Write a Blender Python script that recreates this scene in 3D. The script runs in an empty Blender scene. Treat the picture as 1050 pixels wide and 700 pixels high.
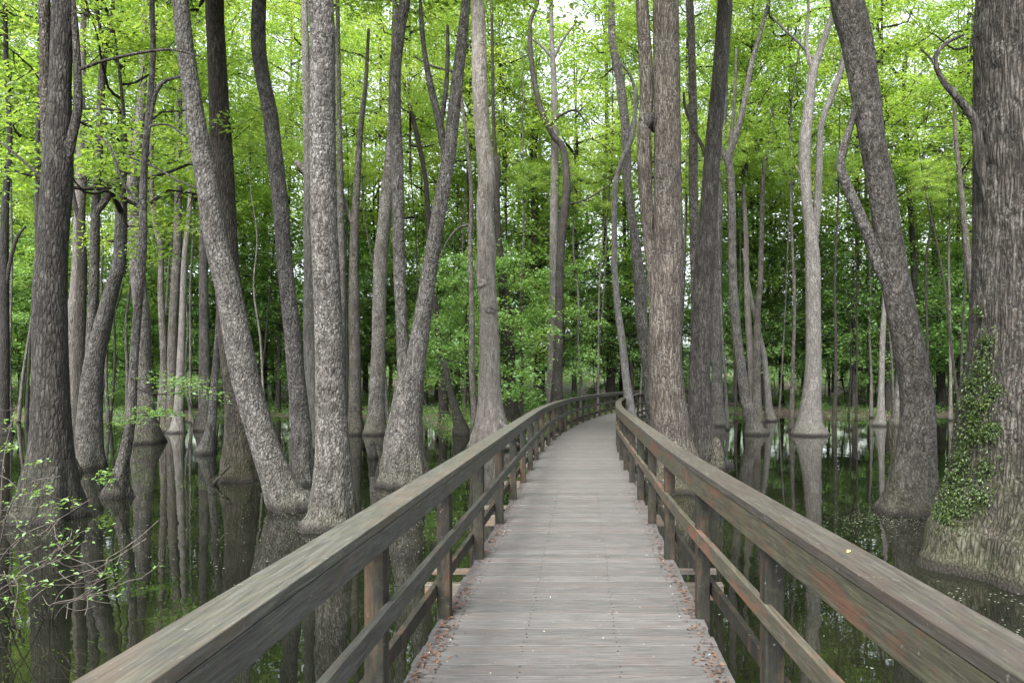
import bpy, math, random
import numpy as np
from mathutils import Vector

# ------------------------------------------------------------------ camera, sky, sun, exposure
scene = bpy.context.scene
C = scene.collection
F = 700.0            # focal length in photo pixels (24 mm on a 36 mm sensor)
VX, VY = 597.0, 390.0
EYE = 1.6
WATER = -0.8

cam_data = bpy.data.cameras.new("camera")
cam_data.sensor_width = 36.0
cam_data.lens = 24.0
cam_data.shift_x = (525 - VX) / 1050
cam_data.shift_y = (VY - 350) / 1050
cam_data.clip_end = 2000
cam = bpy.data.objects.new("camera", cam_data)
cam.location = (0, 0, EYE)
cam.rotation_euler = (math.radians(90), 0, 0)
C.objects.link(cam)
scene.camera = cam

SUN_EL, SUN_AZ = math.radians(50), math.radians(195)
world = bpy.data.worlds.new("World")
scene.world = world
world.use_nodes = True
wn = world.node_tree
wn.nodes.clear()
w_out = wn.nodes.new("ShaderNodeOutputWorld")
w_bg = wn.nodes.new("ShaderNodeBackground")
w_sky = wn.nodes.new("ShaderNodeTexSky")
w_sky.sky_type = 'NISHITA'
w_sky.sun_disc = False
w_sky.sun_elevation = SUN_EL
w_sky.sun_rotation = SUN_AZ
w_sky.dust_density = 4.0
w_sky.air_density = 1.0
w_hs = wn.nodes.new("ShaderNodeHueSaturation")
w_hs.inputs['Saturation'].default_value = 0.35
w_bg.inputs['Strength'].default_value = 0.15
wn.links.new(w_sky.outputs[0], w_hs.inputs['Color'])
wn.links.new(w_hs.outputs[0], w_bg.inputs['Color'])
wn.links.new(w_bg.outputs[0], w_out.inputs[0])

sun_data = bpy.data.lights.new("sun", 'SUN')
sun_data.energy = 1.5
sun_data.angle = math.radians(32)
sun_data.color = (1.0, 0.97, 0.92)
sun = bpy.data.objects.new("sun", sun_data)
d = Vector((math.sin(SUN_AZ) * math.cos(SUN_EL), math.cos(SUN_AZ) * math.cos(SUN_EL), math.sin(SUN_EL)))
sun.rotation_euler = d.to_track_quat('Z', 'Y').to_euler()
sun.location = (0, 0, 60)
C.objects.link(sun)

vs = scene.view_settings
vs.view_transform = 'Standard'
vs.look = 'None'
vs.exposure = 2.27
vs.gamma = 1.0
vs.use_curve_mapping = False
scene.cycles.max_bounces = 12
scene.cycles.diffuse_bounces = 9
scene.cycles.transmission_bounces = 9
scene.cycles.glossy_bounces = 3
scene.cycles.use_denoising = True
scene.cycles.caustics_reflective = False
scene.cycles.caustics_refractive = False

rng = np.random.default_rng(7)
random.seed(7)


# ------------------------------------------------------------------ helpers
def tag(o, label=None, cat=None, group=None, kind=None):
    if label: o["label"] = label
    if cat: o["category"] = cat
    if group: o["group"] = group
    if kind: o["kind"] = kind
    return o


def empty(name, loc, parent=None):
    o = bpy.data.objects.new(name, None)
    o.location = loc
    o.empty_display_size = 0.2
    C.objects.link(o)
    return o


def mesh_np(name, V, Q, mat, attr=None, smooth=True):
    """V (n,3), Q (m,4) -> mesh"""
    me = bpy.data.meshes.new(name)
    V = np.asarray(V, dtype=np.float32); Q = np.asarray(Q, dtype=np.int32)
    k = Q.shape[1]
    me.vertices.add(len(V)); me.vertices.foreach_set("co", V.ravel())
    me.loops.add(Q.size); me.loops.foreach_set("vertex_index", Q.ravel())
    me.polygons.add(len(Q))
    me.polygons.foreach_set("loop_start", np.arange(0, Q.size, k, dtype=np.int32))
    try:
        me.polygons.foreach_set("loop_total", np.full(len(Q), k, dtype=np.int32))
    except Exception:
        pass
    me.polygons.foreach_set("use_smooth", np.full(len(Q), bool(smooth)))
    me.update(calc_edges=True)
    if attr is not None:
        a = me.attributes.new("tint", 'FLOAT', 'POINT')
        a.data.foreach_set("value", np.asarray(attr, dtype=np.float32))
    me.materials.append(mat)
    return me


def link(name, me, parent=None, loc=None):
    o = bpy.data.objects.new(name, me)
    C.objects.link(o)
    if parent is not None: o.parent = parent
    if loc is not None: o.location = loc
    return o


class MB:
    def __init__(s): s.v = []; s.q = []; s.t = []; s.n = 0
    def add(s, V, Q, t=None):
        V = np.asarray(V, dtype=float); Q = np.asarray(Q, dtype=int)
        s.v.append(V); s.q.append(Q + s.n); s.n += len(V)
        s.t.append(np.full(len(V), t if t is not None else 0.5) if np.isscalar(t) or t is None else t)
    def box(s, c, size, ax=None, t=None, ch=0.0):
        """oriented box; ax = (ux,uy,uz); chamfered in all edges by ch"""
        c = np.array(c, float); h = np.array(size, float) / 2
        if ax is None: ax = np.eye(3)
        ax = np.array(ax, float)
        if ch <= 0:
            P = np.array([(i, j, k) for i in (-1, 1) for j in (-1, 1) for k in (-1, 1)], float) * h
            s.add(c + P @ ax, [(0, 1, 3, 2), (4, 6, 7, 5), (0, 4, 5, 1), (2, 3, 7, 6), (0, 2, 6, 4), (1, 5, 7, 3)], t)
            return
        # long axis = 0 : octagonal section around axis 0
        a, b = h[1], h[2]
        sec = [(a - ch, -b), (a, -b + ch), (a, b - ch), (a - ch, b), (-a + ch, b), (-a, b - ch), (-a, -b + ch), (-a + ch, -b)]
        V = []
        for x in (-h[0], h[0]):
            for (p, q) in sec: V.append((x, p, q))
        V += [(-h[0], p, q) for (p, q) in sec] + [(h[0], p, q) for (p, q) in sec]
        Q = [(i, (i + 1) % 8, 8 + (i + 1) % 8, 8 + i) for i in range(8)]
        o = 16
        Q += [(o + 0, o + 7, o + 6, o + 1), (o + 1, o + 6, o + 5, o + 2), (o + 2, o + 5, o + 4, o + 3)]
        o = 24
        Q += [(o + 0, o + 1, o + 6, o + 7), (o + 1, o + 2, o + 5, o + 6), (o + 2, o + 3, o + 4, o + 5)]
        s.add(c + np.array(V) @ ax, Q, t)
    def build(s, name, mat, parent=None, loc=(0, 0, 0), smooth=False):
        V = np.concatenate(s.v) - np.array(loc, float)
        me = mesh_np(name, V, np.concatenate(s.q), mat, np.concatenate(s.t), smooth)
        o = link(name, me, parent)
        if parent is None: o.location = loc
        return o


def catmull(P, n_per):
    P = np.asarray(P, float)
    P = np.vstack([2 * P[0] - P[1], P, 2 * P[-1] - P[-2]])
    out = []
    for i in range(1, len(P) - 2):
        L = np.linalg.norm(P[i + 1, :3] - P[i, :3])
        n = max(2, int(math.ceil(L / n_per)))
        t = np.linspace(0, 1, n, endpoint=False)[:, None]
        p0, p1, p2, p3 = P[i - 1], P[i], P[i + 1], P[i + 2]
        out.append(0.5 * ((2 * p1) + (-p0 + p2) * t + (2 * p0 - 5 * p1 + 4 * p2 - p3) * t ** 2 + (-p0 + 3 * p1 - 3 * p2 + p3) * t ** 3))
    out.append(P[-2][None])
    out = np.vstack(out)
    out[:, 3] = np.maximum(out[:, 3], 0.004)
    return out


def fbm(a, z, seed, octs=3, fa=3, fz=1.0):
    """cheap periodic-in-a noise made of sines"""
    r = np.random.default_rng(seed)
    s = 0
    amp = 1.0
    for o in range(octs):
        for k in range(3):
            m = int(r.integers(1, fa * (o + 1) + 1))
            s = s + amp * np.sin(m * a + r.uniform(0, 6.28) + fz * (o + 1) * r.uniform(.5, 1.6) * z + 1.3 * np.sin(fz * z * r.uniform(.4, 1.2) + r.uniform(0, 6)))
        amp *= 0.55
    return s / 3.0


def tube(path, seg=12, step=0.2, seed=0, lump=0.05, flare=0.0, furrow=0.0, flute_n=7, close=True):
    """path (n,4) x y z r. returns V,Q"""
    P = catmull(path, step)
    n = len(P)
    T = np.gradient(P[:, :3], axis=0)
    T /= np.linalg.norm(T, axis=1)[:, None] + 1e-9
    ref = np.tile(np.array([1.0, 0, 0]), (n, 1))
    bad = np.abs(T[:, 0]) > 0.95
    ref[bad] = (0, 1, 0)
    U = ref - (ref * T).sum(1)[:, None] * T
    U /= np.linalg.norm(U, axis=1)[:, None]
    W = np.cross(T, U)
    a = np.linspace(0, 2 * math.pi, seg, endpoint=False)
    A, Zs = np.meshgrid(a, P[:, 2])
    R = np.repeat(P[:, 3][:, None], seg, 1)
    s = np.concatenate([[0], np.cumsum(np.linalg.norm(np.diff(P[:, :3], axis=0), axis=1))])
    S = np.repeat(s[:, None], seg, 1)
    R = R * (1 + lump * fbm(A, S / max(P[0, 3], .05) * .5, seed, 3, 2, 0.8))
    if flare > 0:
        fl = np.clip((1.3 - (Zs - WATER)) / 1.3, 0, 1) ** 1.5
        flu = np.cos(flute_n * A + 0.8 * np.sin(S * 1.3) + seed) * 0.6 + np.cos((flute_n + 4) * A + seed * 2.1) * .4
        fl2 = np.clip((2.4 - (Zs - WATER)) / 2.4, 0, 1) ** 1.2
        R = R * (1 + flare * (.7 * fl + .3 * fl2) * flu * 1.5 + (.8 * flare + .03) * fl * fbm(A, Zs * (1.0 if furrow > .015 else 4), seed + 3, 3, 5, 1.2))
        toe = np.clip(1 - np.abs(Zs - WATER) / .14, 0, 1)
        R = R * (1 + (.03 if furrow > .015 else .06) * toe * (.7 + fbm(A, Zs * 3, seed + 13, 2, 12, 1.0)))
    if furrow > 0:
        nf = 17
        ph = 2.2 * fbm(A, S * 2.2, seed + 5, 2, 4, 1.0)
        f1 = np.abs(np.sin(nf * A * .5 * 2 / 2 + ph + 1.1 * np.sin(5.5 * S + 3 * np.sin(A * 3))))
        f2 = np.abs(np.sin(nf * 2 * A + 1.7 * ph + 2.0 * np.sin(9 * S + 2 * np.sin(A * 5))))
        f3 = fbm(A, S * 9, seed + 9, 2, 30, 1.0)
        R = R + furrow * (np.minimum(f1, .7) * 1.1 + .55 * np.minimum(f2, .8) + .22 * f3 - .9)
    V = P[:, None, :3] + R[..., None] * (np.cos(A)[..., None] * U[:, None] + np.sin(A)[..., None] * W[:, None])
    V = V.reshape(-1, 3)
    i = np.arange(n - 1)[:, None] * seg; j = np.arange(seg)[None]
    Q = np.stack([i + j, i + (j + 1) % seg, i + seg + (j + 1) % seg, i + seg + j], -1).reshape(-1, 4)
    if close:   # cap the end with a small dome ring
        tip = P[-1, :3] + T[-1] * P[-1, 3] * .6
        V = np.vstack([V, V[-seg:] * .35 + tip * .65, ])
        b = (n - 1) * seg
        Q2 = np.stack([b + j[0], b + (j[0] + 1) % seg, b + seg + (j[0] + 1) % seg, b + seg + j[0]], -1)
        Q = np.vstack([Q, Q2])
        b2 = b + seg
        if seg % 2 == 0:
            Q3 = [(b2 + k, b2 + k + 1, b2 + seg - 2 - k, b2 + seg - 1 - k) for k in range(seg // 2 - 1)]
            Q = np.vstack([Q, np.array(Q3)])
    return V, Q


# ------------------------------------------------------------------ materials
def new_mat(name):
    m = bpy.data.materials.new(name); m.use_nodes = True
    nt = m.node_tree; nt.nodes.clear()
    out = nt.nodes.new("ShaderNodeOutputMaterial")
    return m, nt, out


def N(nt, typ, **kw):
    n = nt.nodes.new(typ)
    for k, v in kw.items():
        if k.startswith("i_"):
            key = k[2:]
            key = int(key) if key.isdigit() else key.replace("_", " ")
            n.inputs[key].default_value = v
        else:
            setattr(n, k, v)
    return n


def ramp(nt, fac, stops):
    r = nt.nodes.new("ShaderNodeValToRGB")
    e = r.color_ramp.elements
    while len(e) > 1: e.remove(e[0])
    e[0].position = stops[0][0]; e[0].color = (*stops[0][1], 1)
    for p, c in stops[1:]:
        x = e.new(p); x.color = (*c, 1)
    nt.links.new(fac, r.inputs[0])
    return r.outputs[0]


def g(v): return (v, v, v)


def mixc(nt, fac, a, b, mode='MIX'):
    m = nt.nodes.new("ShaderNodeMix"); m.data_type = 'RGBA'; m.blend_type = mode
    for sock, v in ((m.inputs[0], fac), (m.inputs[6], a), (m.inputs[7], b)):
        if isinstance(v, bpy.types.NodeSocket): nt.links.new(v, sock)
        elif isinstance(v, (int, float)): sock.default_value = v
        else: sock.default_value = (*v, 1)
    return m.outputs[2]


def math_(nt, op, a, b=None, clamp=False):
    m = nt.nodes.new("ShaderNodeMath"); m.operation = op; m.use_clamp = clamp
    for i, v in enumerate((a, b)):
        if v is None: continue
        if isinstance(v, bpy.types.NodeSocket): nt.links.new(v, m.inputs[i])
        else: m.inputs[i].default_value = v
    return m.outputs[0]


def bark_material(name, dark, mid, light, lichen=0.4, moss=0.5, scale=1.0, furrow=0.5, moss_up=0.0, zs=2.2):
    m, nt, out = new_mat(name)
    L = nt.links
    geo = N(nt, "ShaderNodeNewGeometry")
    oi = N(nt, "ShaderNodeObjectInfo")
    add = N(nt, "ShaderNodeVectorMath", operation='MULTIPLY_ADD')
    L.new(oi.outputs['Random'], add.inputs[0]); add.inputs[1].default_value = (37, 19, 23); L.new(geo.outputs['Position'], add.inputs[2])
    mp = N(nt, "ShaderNodeMapping"); mp.inputs['Scale'].default_value = (9 * scale, 9 * scale, zs * scale)
    L.new(add.outputs[0], mp.inputs[0])
    n1 = N(nt, "ShaderNodeTexNoise", i_Scale=1.6, i_Detail=6, i_Roughness=.65, i_Distortion=.6); L.new(mp.outputs[0], n1.inputs[0])
    vo = N(nt, "ShaderNodeTexVoronoi", feature='DISTANCE_TO_EDGE', i_Scale=2.3)
    dist = mixc(nt, .25, mp.outputs[0], n1.outputs['Color'], 'ADD')
    L.new(dist, vo.inputs[0])
    crack = ramp(nt, vo.outputs[0], [(0.0, g(0)), (0.20, g(.7)), (.5, g(1))])
    n2 = N(nt, "ShaderNodeTexNoise", i_Scale=1.3 * scale, i_Detail=5, i_Roughness=.6); L.new(add.outputs[0], n2.inputs[0])
    base = ramp(nt, n1.outputs[0], [(.34, dark), (.5, mid), (.64, light)])
    base = mixc(nt, ramp(nt, n2.outputs[0], [(.38, g(0)), (.62, g(1))]), base, mixc(nt, .45, base, dark))
    base = mixc(nt, mixc(nt, 1.0, g(furrow), crack, 'SUBTRACT'), base, (dark[0] * .35, dark[1] * .35, dark[2] * .35))
    # lichen patches, pale, small and irregular
    n3 = N(nt, "ShaderNodeTexNoise", i_Scale=24.0 * scale, i_Detail=5, i_Roughness=.75); L.new(add.outputs[0], n3.inputs[0])
    n4 = N(nt, "ShaderNodeTexNoise", i_Scale=2.2 * scale, i_Detail=3); L.new(add.outputs[0], n4.inputs[0])
    lm = math_(nt, 'MULTIPLY', ramp(nt, n3.outputs[0], [(.50, g(0)), (.62, g(1))]), ramp(nt, n4.outputs[0], [(.4, g(.2)), (.62, g(1))]))
    rv = math_(nt, 'FRACT', math_(nt, 'MULTIPLY', oi.outputs['Random'], 7.31))
    lm = math_(nt, 'MULTIPLY', lm, math_(nt, 'ADD', math_(nt, 'MULTIPLY', rv, lichen * .8), lichen * .18))
    col = mixc(nt, lm, base, (.36, .36, .34))
    # moss toward the foot and wet stain at the water line
    sep = N(nt, "ShaderNodeSeparateXYZ"); L.new(geo.outputs['Position'], sep.inputs[0])
    h = math_(nt, 'SUBTRACT', sep.outputs[2], WATER)
    n5 = N(nt, "ShaderNodeTexNoise", i_Scale=3.0, i_Detail=5, i_Roughness=.7); L.new(add.outputs[0], n5.inputs[0])
    hn = math_(nt, 'ADD', h, math_(nt, 'MULTIPLY', n5.outputs[0], -1.6 - moss_up))
    mm = ramp(nt, math_(nt, 'MULTIPLY_ADD', hn, .5), [(.0, g(1)), (.5, g(1)), (1.0, g(0))])
    mr = nt.nodes.new("ShaderNodeMapRange"); L.new(hn, mr.inputs[0])
    mr.inputs[1].default_value = -.9 ; mr.inputs[2].default_value = .35 + moss_up * .4; mr.inputs[3].default_value = 1; mr.inputs[4].default_value = 0
    mo = math_(nt, 'MULTIPLY', mr.outputs[0], moss * .85)
    mo = math_(nt, 'MULTIPLY', mo, ramp(nt, n4.outputs[0], [(.35, g(.25)), (.6, g(1))]))
    mo = math_(nt, 'MULTIPLY', mo, ramp(nt, n3.outputs[0], [(.35, g(.4)), (.6, g(1))]))
    mossc = mixc(nt, n1.outputs[0], (.022, .028, .009), (.066, .074, .028))
    col = mixc(nt, mo, col, mossc)
    wet = nt.nodes.new("ShaderNodeMapRange"); L.new(math_(nt, 'ADD', h, math_(nt, 'MULTIPLY', n5.outputs[0], -.12)), wet.inputs[0])
    wet.inputs[1].default_value = -.02; wet.inputs[2].default_value = .10; wet.inputs[3].default_value = 1; wet.inputs[4].default_value = 0
    col = mixc(nt, wet.outputs[0], col, (.018, .016, .013))
    col = mixc(nt, 1.0, col, math_(nt, 'MULTIPLY_ADD', oi.outputs['Random'], .35), 'MIX') if False else col
    hs = N(nt, "ShaderNodeHueSaturation"); L.new(col, hs.inputs['Color'])
    r2 = nt.nodes.new("ShaderNodeMapRange"); L.new(math_(nt, 'FRACT', math_(nt, 'MULTIPLY', oi.outputs['Random'], 3.77)), r2.inputs[0]); r2.inputs[3].default_value = .6; r2.inputs[4].default_value = 1.35
    L.new(r2.outputs[0], hs.inputs['Saturation'])
    v = nt.nodes.new("ShaderNodeMapRange"); L.new(oi.outputs['Random'], v.inputs[0]); v.inputs[3].default_value = .66; v.inputs[4].default_value = 1.0
    L.new(v.outputs[0], hs.inputs['Value'])
    bs = N(nt, "ShaderNodeBsdfPrincipled"); bs.inputs['Roughness'].default_value = .85; bs.inputs['Specular IOR Level'].default_value = .25
    L.new(hs.outputs[0], bs.inputs['Base Color'])
    hgt = math_(nt, 'ADD', math_(nt, 'MULTIPLY', crack, .6), math_(nt, 'ADD', n1.outputs[0], math_(nt, 'MULTIPLY', n3.outputs[0], .4)))
    bp = N(nt, "ShaderNodeBump"); bp.inputs['Strength'].default_value = .85; bp.inputs['Distance'].default_value = .045 / scale
    L.new(hgt, bp.inputs['Height']); L.new(bp.outputs[0], bs.inputs['Normal'])
    L.new(bs.outputs[0], out.inputs[0])
    return m


BARK = {
    'grey': bark_material("bark_grey", (.020, .017, .014), (.075, .068, .060), (.16, .149, .136), lichen=.85, moss=.8, furrow=.38, zs=3.6),
    'ridged': bark_material("bark_ridged", (.022, .018, .015), (.072, .063, .054), (.15, .137, .122), lichen=.45, moss=.7, furrow=.65, zs=1.7),
    'brown': bark_material("bark_brown", (.014, .012, .009), (.046, .039, .031), (.105, .092, .076), lichen=.5, moss=.8, furrow=.65, moss_up=.5),
    'pale': bark_material("bark_pale", (.07, .062, .054), (.14, .13, .119), (.22, .212, .20), lichen=.6, moss=.6, furrow=.35),
    'dark': bark_material("bark_dark", (.014, .012, .010), (.034, .030, .025), (.065, .058, .05), lichen=.2, moss=.6),
    'dead': bark_material("bark_weathered", (.12, .100, .088), (.22, .20, .182), (.32, .305, .285), lichen=.3, moss=.7, scale=.8, furrow=.25),
    'giant': bark_material("bark_furrowed", (.016, .013, .010), (.055, .047, .039), (.12, .11, .096), lichen=.3, moss=.75, moss_up=.9, scale=1.0, furrow=.8, zs=1.0),
}


def leaf_material(name, c0, c1, c2, trans=.5, sat_t=1.15):
    m, nt, out = new_mat(name); L = nt.links
    at = N(nt, "ShaderNodeAttribute", attribute_name="tint")
    oi = N(nt, "ShaderNodeObjectInfo")
    f = math_(nt, 'ADD', math_(nt, 'MULTIPLY', at.outputs['Fac'], .75), math_(nt, 'MULTIPLY', oi.outputs['Random'], .25))
    col = ramp(nt, f, [(0, c0), (.5, c1), (1, c2)])
    df = N(nt, "ShaderNodeBsdfDiffuse"); L.new(col, df.inputs[0])
    tr = N(nt, "ShaderNodeBsdfTranslucent")
    tc = mixc(nt, 1.0, col, (1.5, 1.35, .75), 'MULTIPLY'); L.new(tc, tr.inputs[0])
    ms = N(nt, "ShaderNodeMixShader"); ms.inputs[0].default_value = trans
    L.new(df.outputs[0], ms.inputs[1]); L.new(tr.outputs[0], ms.inputs[2])
    gl = N(nt, "ShaderNodeBsdfGlossy"); gl.inputs['Roughness'].default_value = .45
    gl.inputs[0].default_value = (.8, .9, .8, 1)
    m2 = N(nt, "ShaderNodeMixShader"); m2.inputs[0].default_value = .04
    L.new(ms.outputs[0], m2.inputs[1]); L.new(gl.outputs[0], m2.inputs[2])
    L.new(m2.outputs[0], out.inputs[0])
    return m


LEAF = {
    'canopy': leaf_material("leaf_spring_green", (.12, .24, .045), (.21, .34, .075), (.36, .47, .15), .6),
    'under': leaf_material("leaf_shade_green", (.08, .18, .050), (.14, .27, .075), (.23, .37, .12), .5),
    'far': leaf_material("leaf_far_green", (.09, .19, .055), (.15, .28, .085), (.24, .38, .14), .5),
    'vine': leaf_material("leaf_vine", (.018, .036, .008), (.045, .075, .017), (.085, .115, .033), .3),
}


def wood_material(name, c_dark, c_mid, c_light, stain=(.20, .065, .035), stain_amt=.5, green=.2, along='Y', rough=.75):
    m, nt, out = new_mat(name); L = nt.links
    geo = N(nt, "ShaderNodeNewGeometry")
    at = N(nt, "ShaderNodeAttribute", attribute_name="tint")
    off = N(nt, "ShaderNodeVectorMath", operation='MULTIPLY_ADD')
    L.new(at.outputs['Fac'], off.inputs[0]); off.inputs[1].default_value = (31, 17, 13); L.new(geo.outputs['Position'], off.inputs[2])
    sc = {'Y': (55, 3.2, 55), 'X': (3.2, 55, 55), 'Z': (55, 55, 3.2)}[along]
    mp = N(nt, "ShaderNodeMapping"); mp.inputs['Scale'].default_value = sc; L.new(off.outputs[0], mp.inputs[0])
    n1 = N(nt, "ShaderNodeTexNoise", i_Scale=1.5, i_Detail=6, i_Roughness=.65, i_Distortion=.4); L.new(mp.outputs[0], n1.inputs[0])
    n2 = N(nt, "ShaderNodeTexNoise", i_Scale=3.5, i_Detail=7, i_Roughness=.7); L.new(off.outputs[0], n2.inputs[0])
    n3 = N(nt, "ShaderNodeTexNoise", i_Scale=11.0, i_Detail=8, i_Roughness=.75); L.new(off.outputs[0], n3.inputs[0])
    col = ramp(nt, n1.outputs[0], [(.32, c_dark), (.5, c_mid), (.68, c_light)])
    tone = ramp(nt, at.outputs['Fac'], [(0, g(.84)), (1, g(1.14))])
    col = mixc(nt, 1.0, col, tone, 'MULTIPLY')
    col = mixc(nt, ramp(nt, n2.outputs[0], [(.42, g(0)), (.62, g(.55))]), col, mixc(nt, .5, col, c_dark))
    gm = math_(nt, 'MULTIPLY', ramp(nt, n3.outputs[0], [(.48, g(0)), (.62, g(1))]), green)
    col = mixc(nt, gm, col, (.055, .062, .028))
    mps = N(nt, "ShaderNodeMapping"); L.new(off.outputs[0], mps.inputs[0])
    mps.inputs['Scale'].default_value = {'Y': (5, 1.1, 5), 'X': (1.1, 5, 5), 'Z': (5, 5, 1.1)}[along]
    n4 = N(nt, "ShaderNodeTexNoise", i_Scale=1.7, i_Detail=7, i_Roughness=.72); L.new(mps.outputs[0], n4.inputs[0])
    sm = math_(nt, 'MULTIPLY', ramp(nt, n4.outputs[0], [(.50, g(0)), (.62, g(1))]), stain_amt)
    col = mixc(nt, sm, col, mixc(nt, n1.outputs[0], stain, (stain[0] * 1.7, stain[1] * 1.7, stain[2] * 1.5)))
    # pale flecks
    n5 = N(nt, "ShaderNodeTexNoise", i_Scale=38.0, i_Detail=3); L.new(off.outputs[0], n5.inputs[0])
    col = mixc(nt, ramp(nt, n5.outputs[0], [(.69, g(0)), (.75, g(.35))]), col, (.30, .29, .27))
    bs = N(nt, "ShaderNodeBsdfPrincipled"); bs.inputs['Roughness'].default_value = rough; bs.inputs['Specular IOR Level'].default_value = .3
    L.new(col, bs.inputs['Base Color'])
    bp = N(nt, "ShaderNodeBump"); bp.inputs['Strength'].default_value = .6; bp.inputs['Distance'].default_value = .004
    L.new(math_(nt, 'ADD', n1.outputs[0], math_(nt, 'MULTIPLY', n3.outputs[0], .5)), bp.inputs['Height'])
    L.new(bp.outputs[0], bs.inputs['Normal'])
    L.new(bs.outputs[0], out.inputs[0])
    return m


M_DECK = wood_material("weathered_deck_wood", (.048, .0465, .045), (.082, .080, .078), (.118, .115, .112), stain_amt=0.06, green=.04, along='X')
M_CAP_L = wood_material("grey_handrail_wood", (.027, .027, .022), (.056, .056, .047), (.098, .097, .086), stain=(.060, .042, .031), stain_amt=.45, green=.35)
M_CAP_R = wood_material("red_brown_handrail_wood", (.024, .0215, .017), (.049, .044, .036), (.083, .077, .066), stain=(.033, .023, .0185), stain_amt=.55, green=.2)
M_FASCIA_L = wood_material("grey_shaded_fascia_wood", (.020, .020, .017), (.041, .041, .036), (.073, .073, .066), stain=(.07, .034, .020), stain_amt=.22, green=.3)  # darkened against the cap: shade on upright sides put into the colour
M_FASCIA_R = wood_material("mossy_fascia_wood", (.022, .021, .014), (.045, .042, .028), (.078, .074, .052), stain=(.080, .030, .019), stain_amt=.6, green=.4)
M_MID_R = wood_material("worn_middle_rail_wood", (.032, .028, .020), (.062, .056, .041), (.105, .097, .075), stain=(.12, .046, .026), stain_amt=.65, green=.45)
M_POST = wood_material("shaded_post_wood", (.006, .0058, .0046), (.013, .0124, .0098), (.025, .024, .019), stain=(.12, .06, .035), stain_amt=.2, green=.25, along='Z')  # base darkened to paint in the shade on posts and lower rails
M_BEAM = wood_material("dark_beam_wood", (.04, .035, .028), (.075, .068, .056), (.13, .12, .10), stain_amt=.2, green=.4, along='X')


def water_material():
    m, nt, out = new_mat("dark_swamp_water"); L = nt.links
    geo = N(nt, "ShaderNodeNewGeometry")
    bs = N(nt, "ShaderNodeBsdfPrincipled")
    bs.inputs['Roughness'].default_value = .015
    bs.inputs['IOR'].default_value = 1.6
    n = N(nt, "ShaderNodeTexNoise", i_Scale=.5, i_Detail=4); L.new(geo.outputs['Position'], n.inputs[0])
    L.new(ramp(nt, n.outputs[0], [(.4, (.004, .005, .003)), (.7, (.011, .012, .007))]), bs.inputs['Base Color'])
    n2 = N(nt, "ShaderNodeTexNoise", i_Scale=1.6, i_Detail=2); L.new(geo.outputs['Position'], n2.inputs[0])
    bp = N(nt, "ShaderNodeBump"); bp.inputs['Strength'].default_value = .12; bp.inputs['Distance'].default_value = .03
    L.new(n2.outputs[0], bp.inputs['Height']); L.new(bp.outputs[0], bs.inputs['Normal'])
    L.new(bs.outputs[0], out.inputs[0])
    return m


def ground_material():
    m, nt, out = new_mat("leaf_litter_ground"); L = nt.links
    geo = N(nt, "ShaderNodeNewGeometry")
    n1 = N(nt, "ShaderNodeTexNoise", i_Scale=.35, i_Detail=6, i_Roughness=.65); L.new(geo.outputs['Position'], n1.inputs[0])
    n2 = N(nt, "ShaderNodeTexNoise", i_Scale=5.0, i_Detail=6, i_Roughness=.75); L.new(geo.outputs['Position'], n2.inputs[0])
    col = ramp(nt, n2.outputs[0], [(.34, (.022, .016, .010)), (.5, (.07, .052, .036)), (.66, (.15, .115, .085))])
    col = mixc(nt, ramp(nt, n1.outputs[0], [(.50, g(0)), (.62, g(.8))]), col, mixc(nt, n2.outputs[0], (.02, .05, .012), (.06, .12, .03)))
    bs = N(nt, "ShaderNodeBsdfPrincipled"); bs.inputs['Roughness'].default_value = .95
    L.new(col, bs.inputs['Base Color'])
    bp = N(nt, "ShaderNodeBump"); bp.inputs['Distance'].default_value = .15; L.new(n2.outputs[0], bp.inputs['Height']); L.new(bp.outputs[0], bs.inputs['Normal'])
    L.new(bs.outputs[0], out.inputs[0])
    return m


def simple_mat(name, c0, c1, rough=.8, scale=30):
    m, nt, out = new_mat(name); L = nt.links
    geo = N(nt, "ShaderNodeNewGeometry")
    n = N(nt, "ShaderNodeTexNoise", i_Scale=scale, i_Detail=3); L.new(geo.outputs['Position'], n.inputs[0])
    bs = N(nt, "ShaderNodeBsdfPrincipled"); bs.inputs['Roughness'].default_value = rough
    L.new(ramp(nt, n.outputs[0], [(.35, c0), (.65, c1)]), bs.inputs['Base Color'])
    L.new(bs.outputs[0], out.inputs[0])
    return m


M_DRY = simple_mat("dry_leaf", (.045, .022, .015), (.12, .066, .042), .8, 25)
M_FLECK = simple_mat("petal_fleck", (.20, .20, .15), (.38, .38, .31), .7, 40)
M_DUCK = simple_mat("floating_scum", (.05, .06, .03), (.24, .26, .20), .7, 20)
M_TWIG = simple_mat("bare_twig", (.035, .028, .022), (.10, .085, .072), .85, 14)

# ------------------------------------------------------------------ terrain and water
def shore(x):
    return 47.0 + 2.0 * np.sin(x * .21) + 1.2 * np.sin(x * .53 + 1) - 13.0 * np.exp(-((x + 4.5) / 5.0) ** 2) - 4.0 / (1 + np.exp((x + 16) / 3))


def ground_z(x, y):
    dd = y - shore(x)
    db = -34 - y    # a bank behind the camera, too
    dl = np.maximum(dd, np.maximum(db, np.maximum(x - 62, -72 - x)))
    z = np.where(dl < 0, -.8 + np.maximum(dl, -6) * .18, -.8 + .42 * (1 - np.exp(-dl / 1.6)) + .012 * np.minimum(dl, 25) + .045 * np.clip(dl - 22, 0, 70))
    z = z + np.where(dl > 0, (1 - np.exp(-np.maximum(dl, 0) / 2)) * (.10 * np.sin(x * .9 + y * .3) * np.sin(y * .7 - x * .2) + .05 * np.sin(x * 2.3 + 1.1 * y)), 0)
    return z


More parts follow.
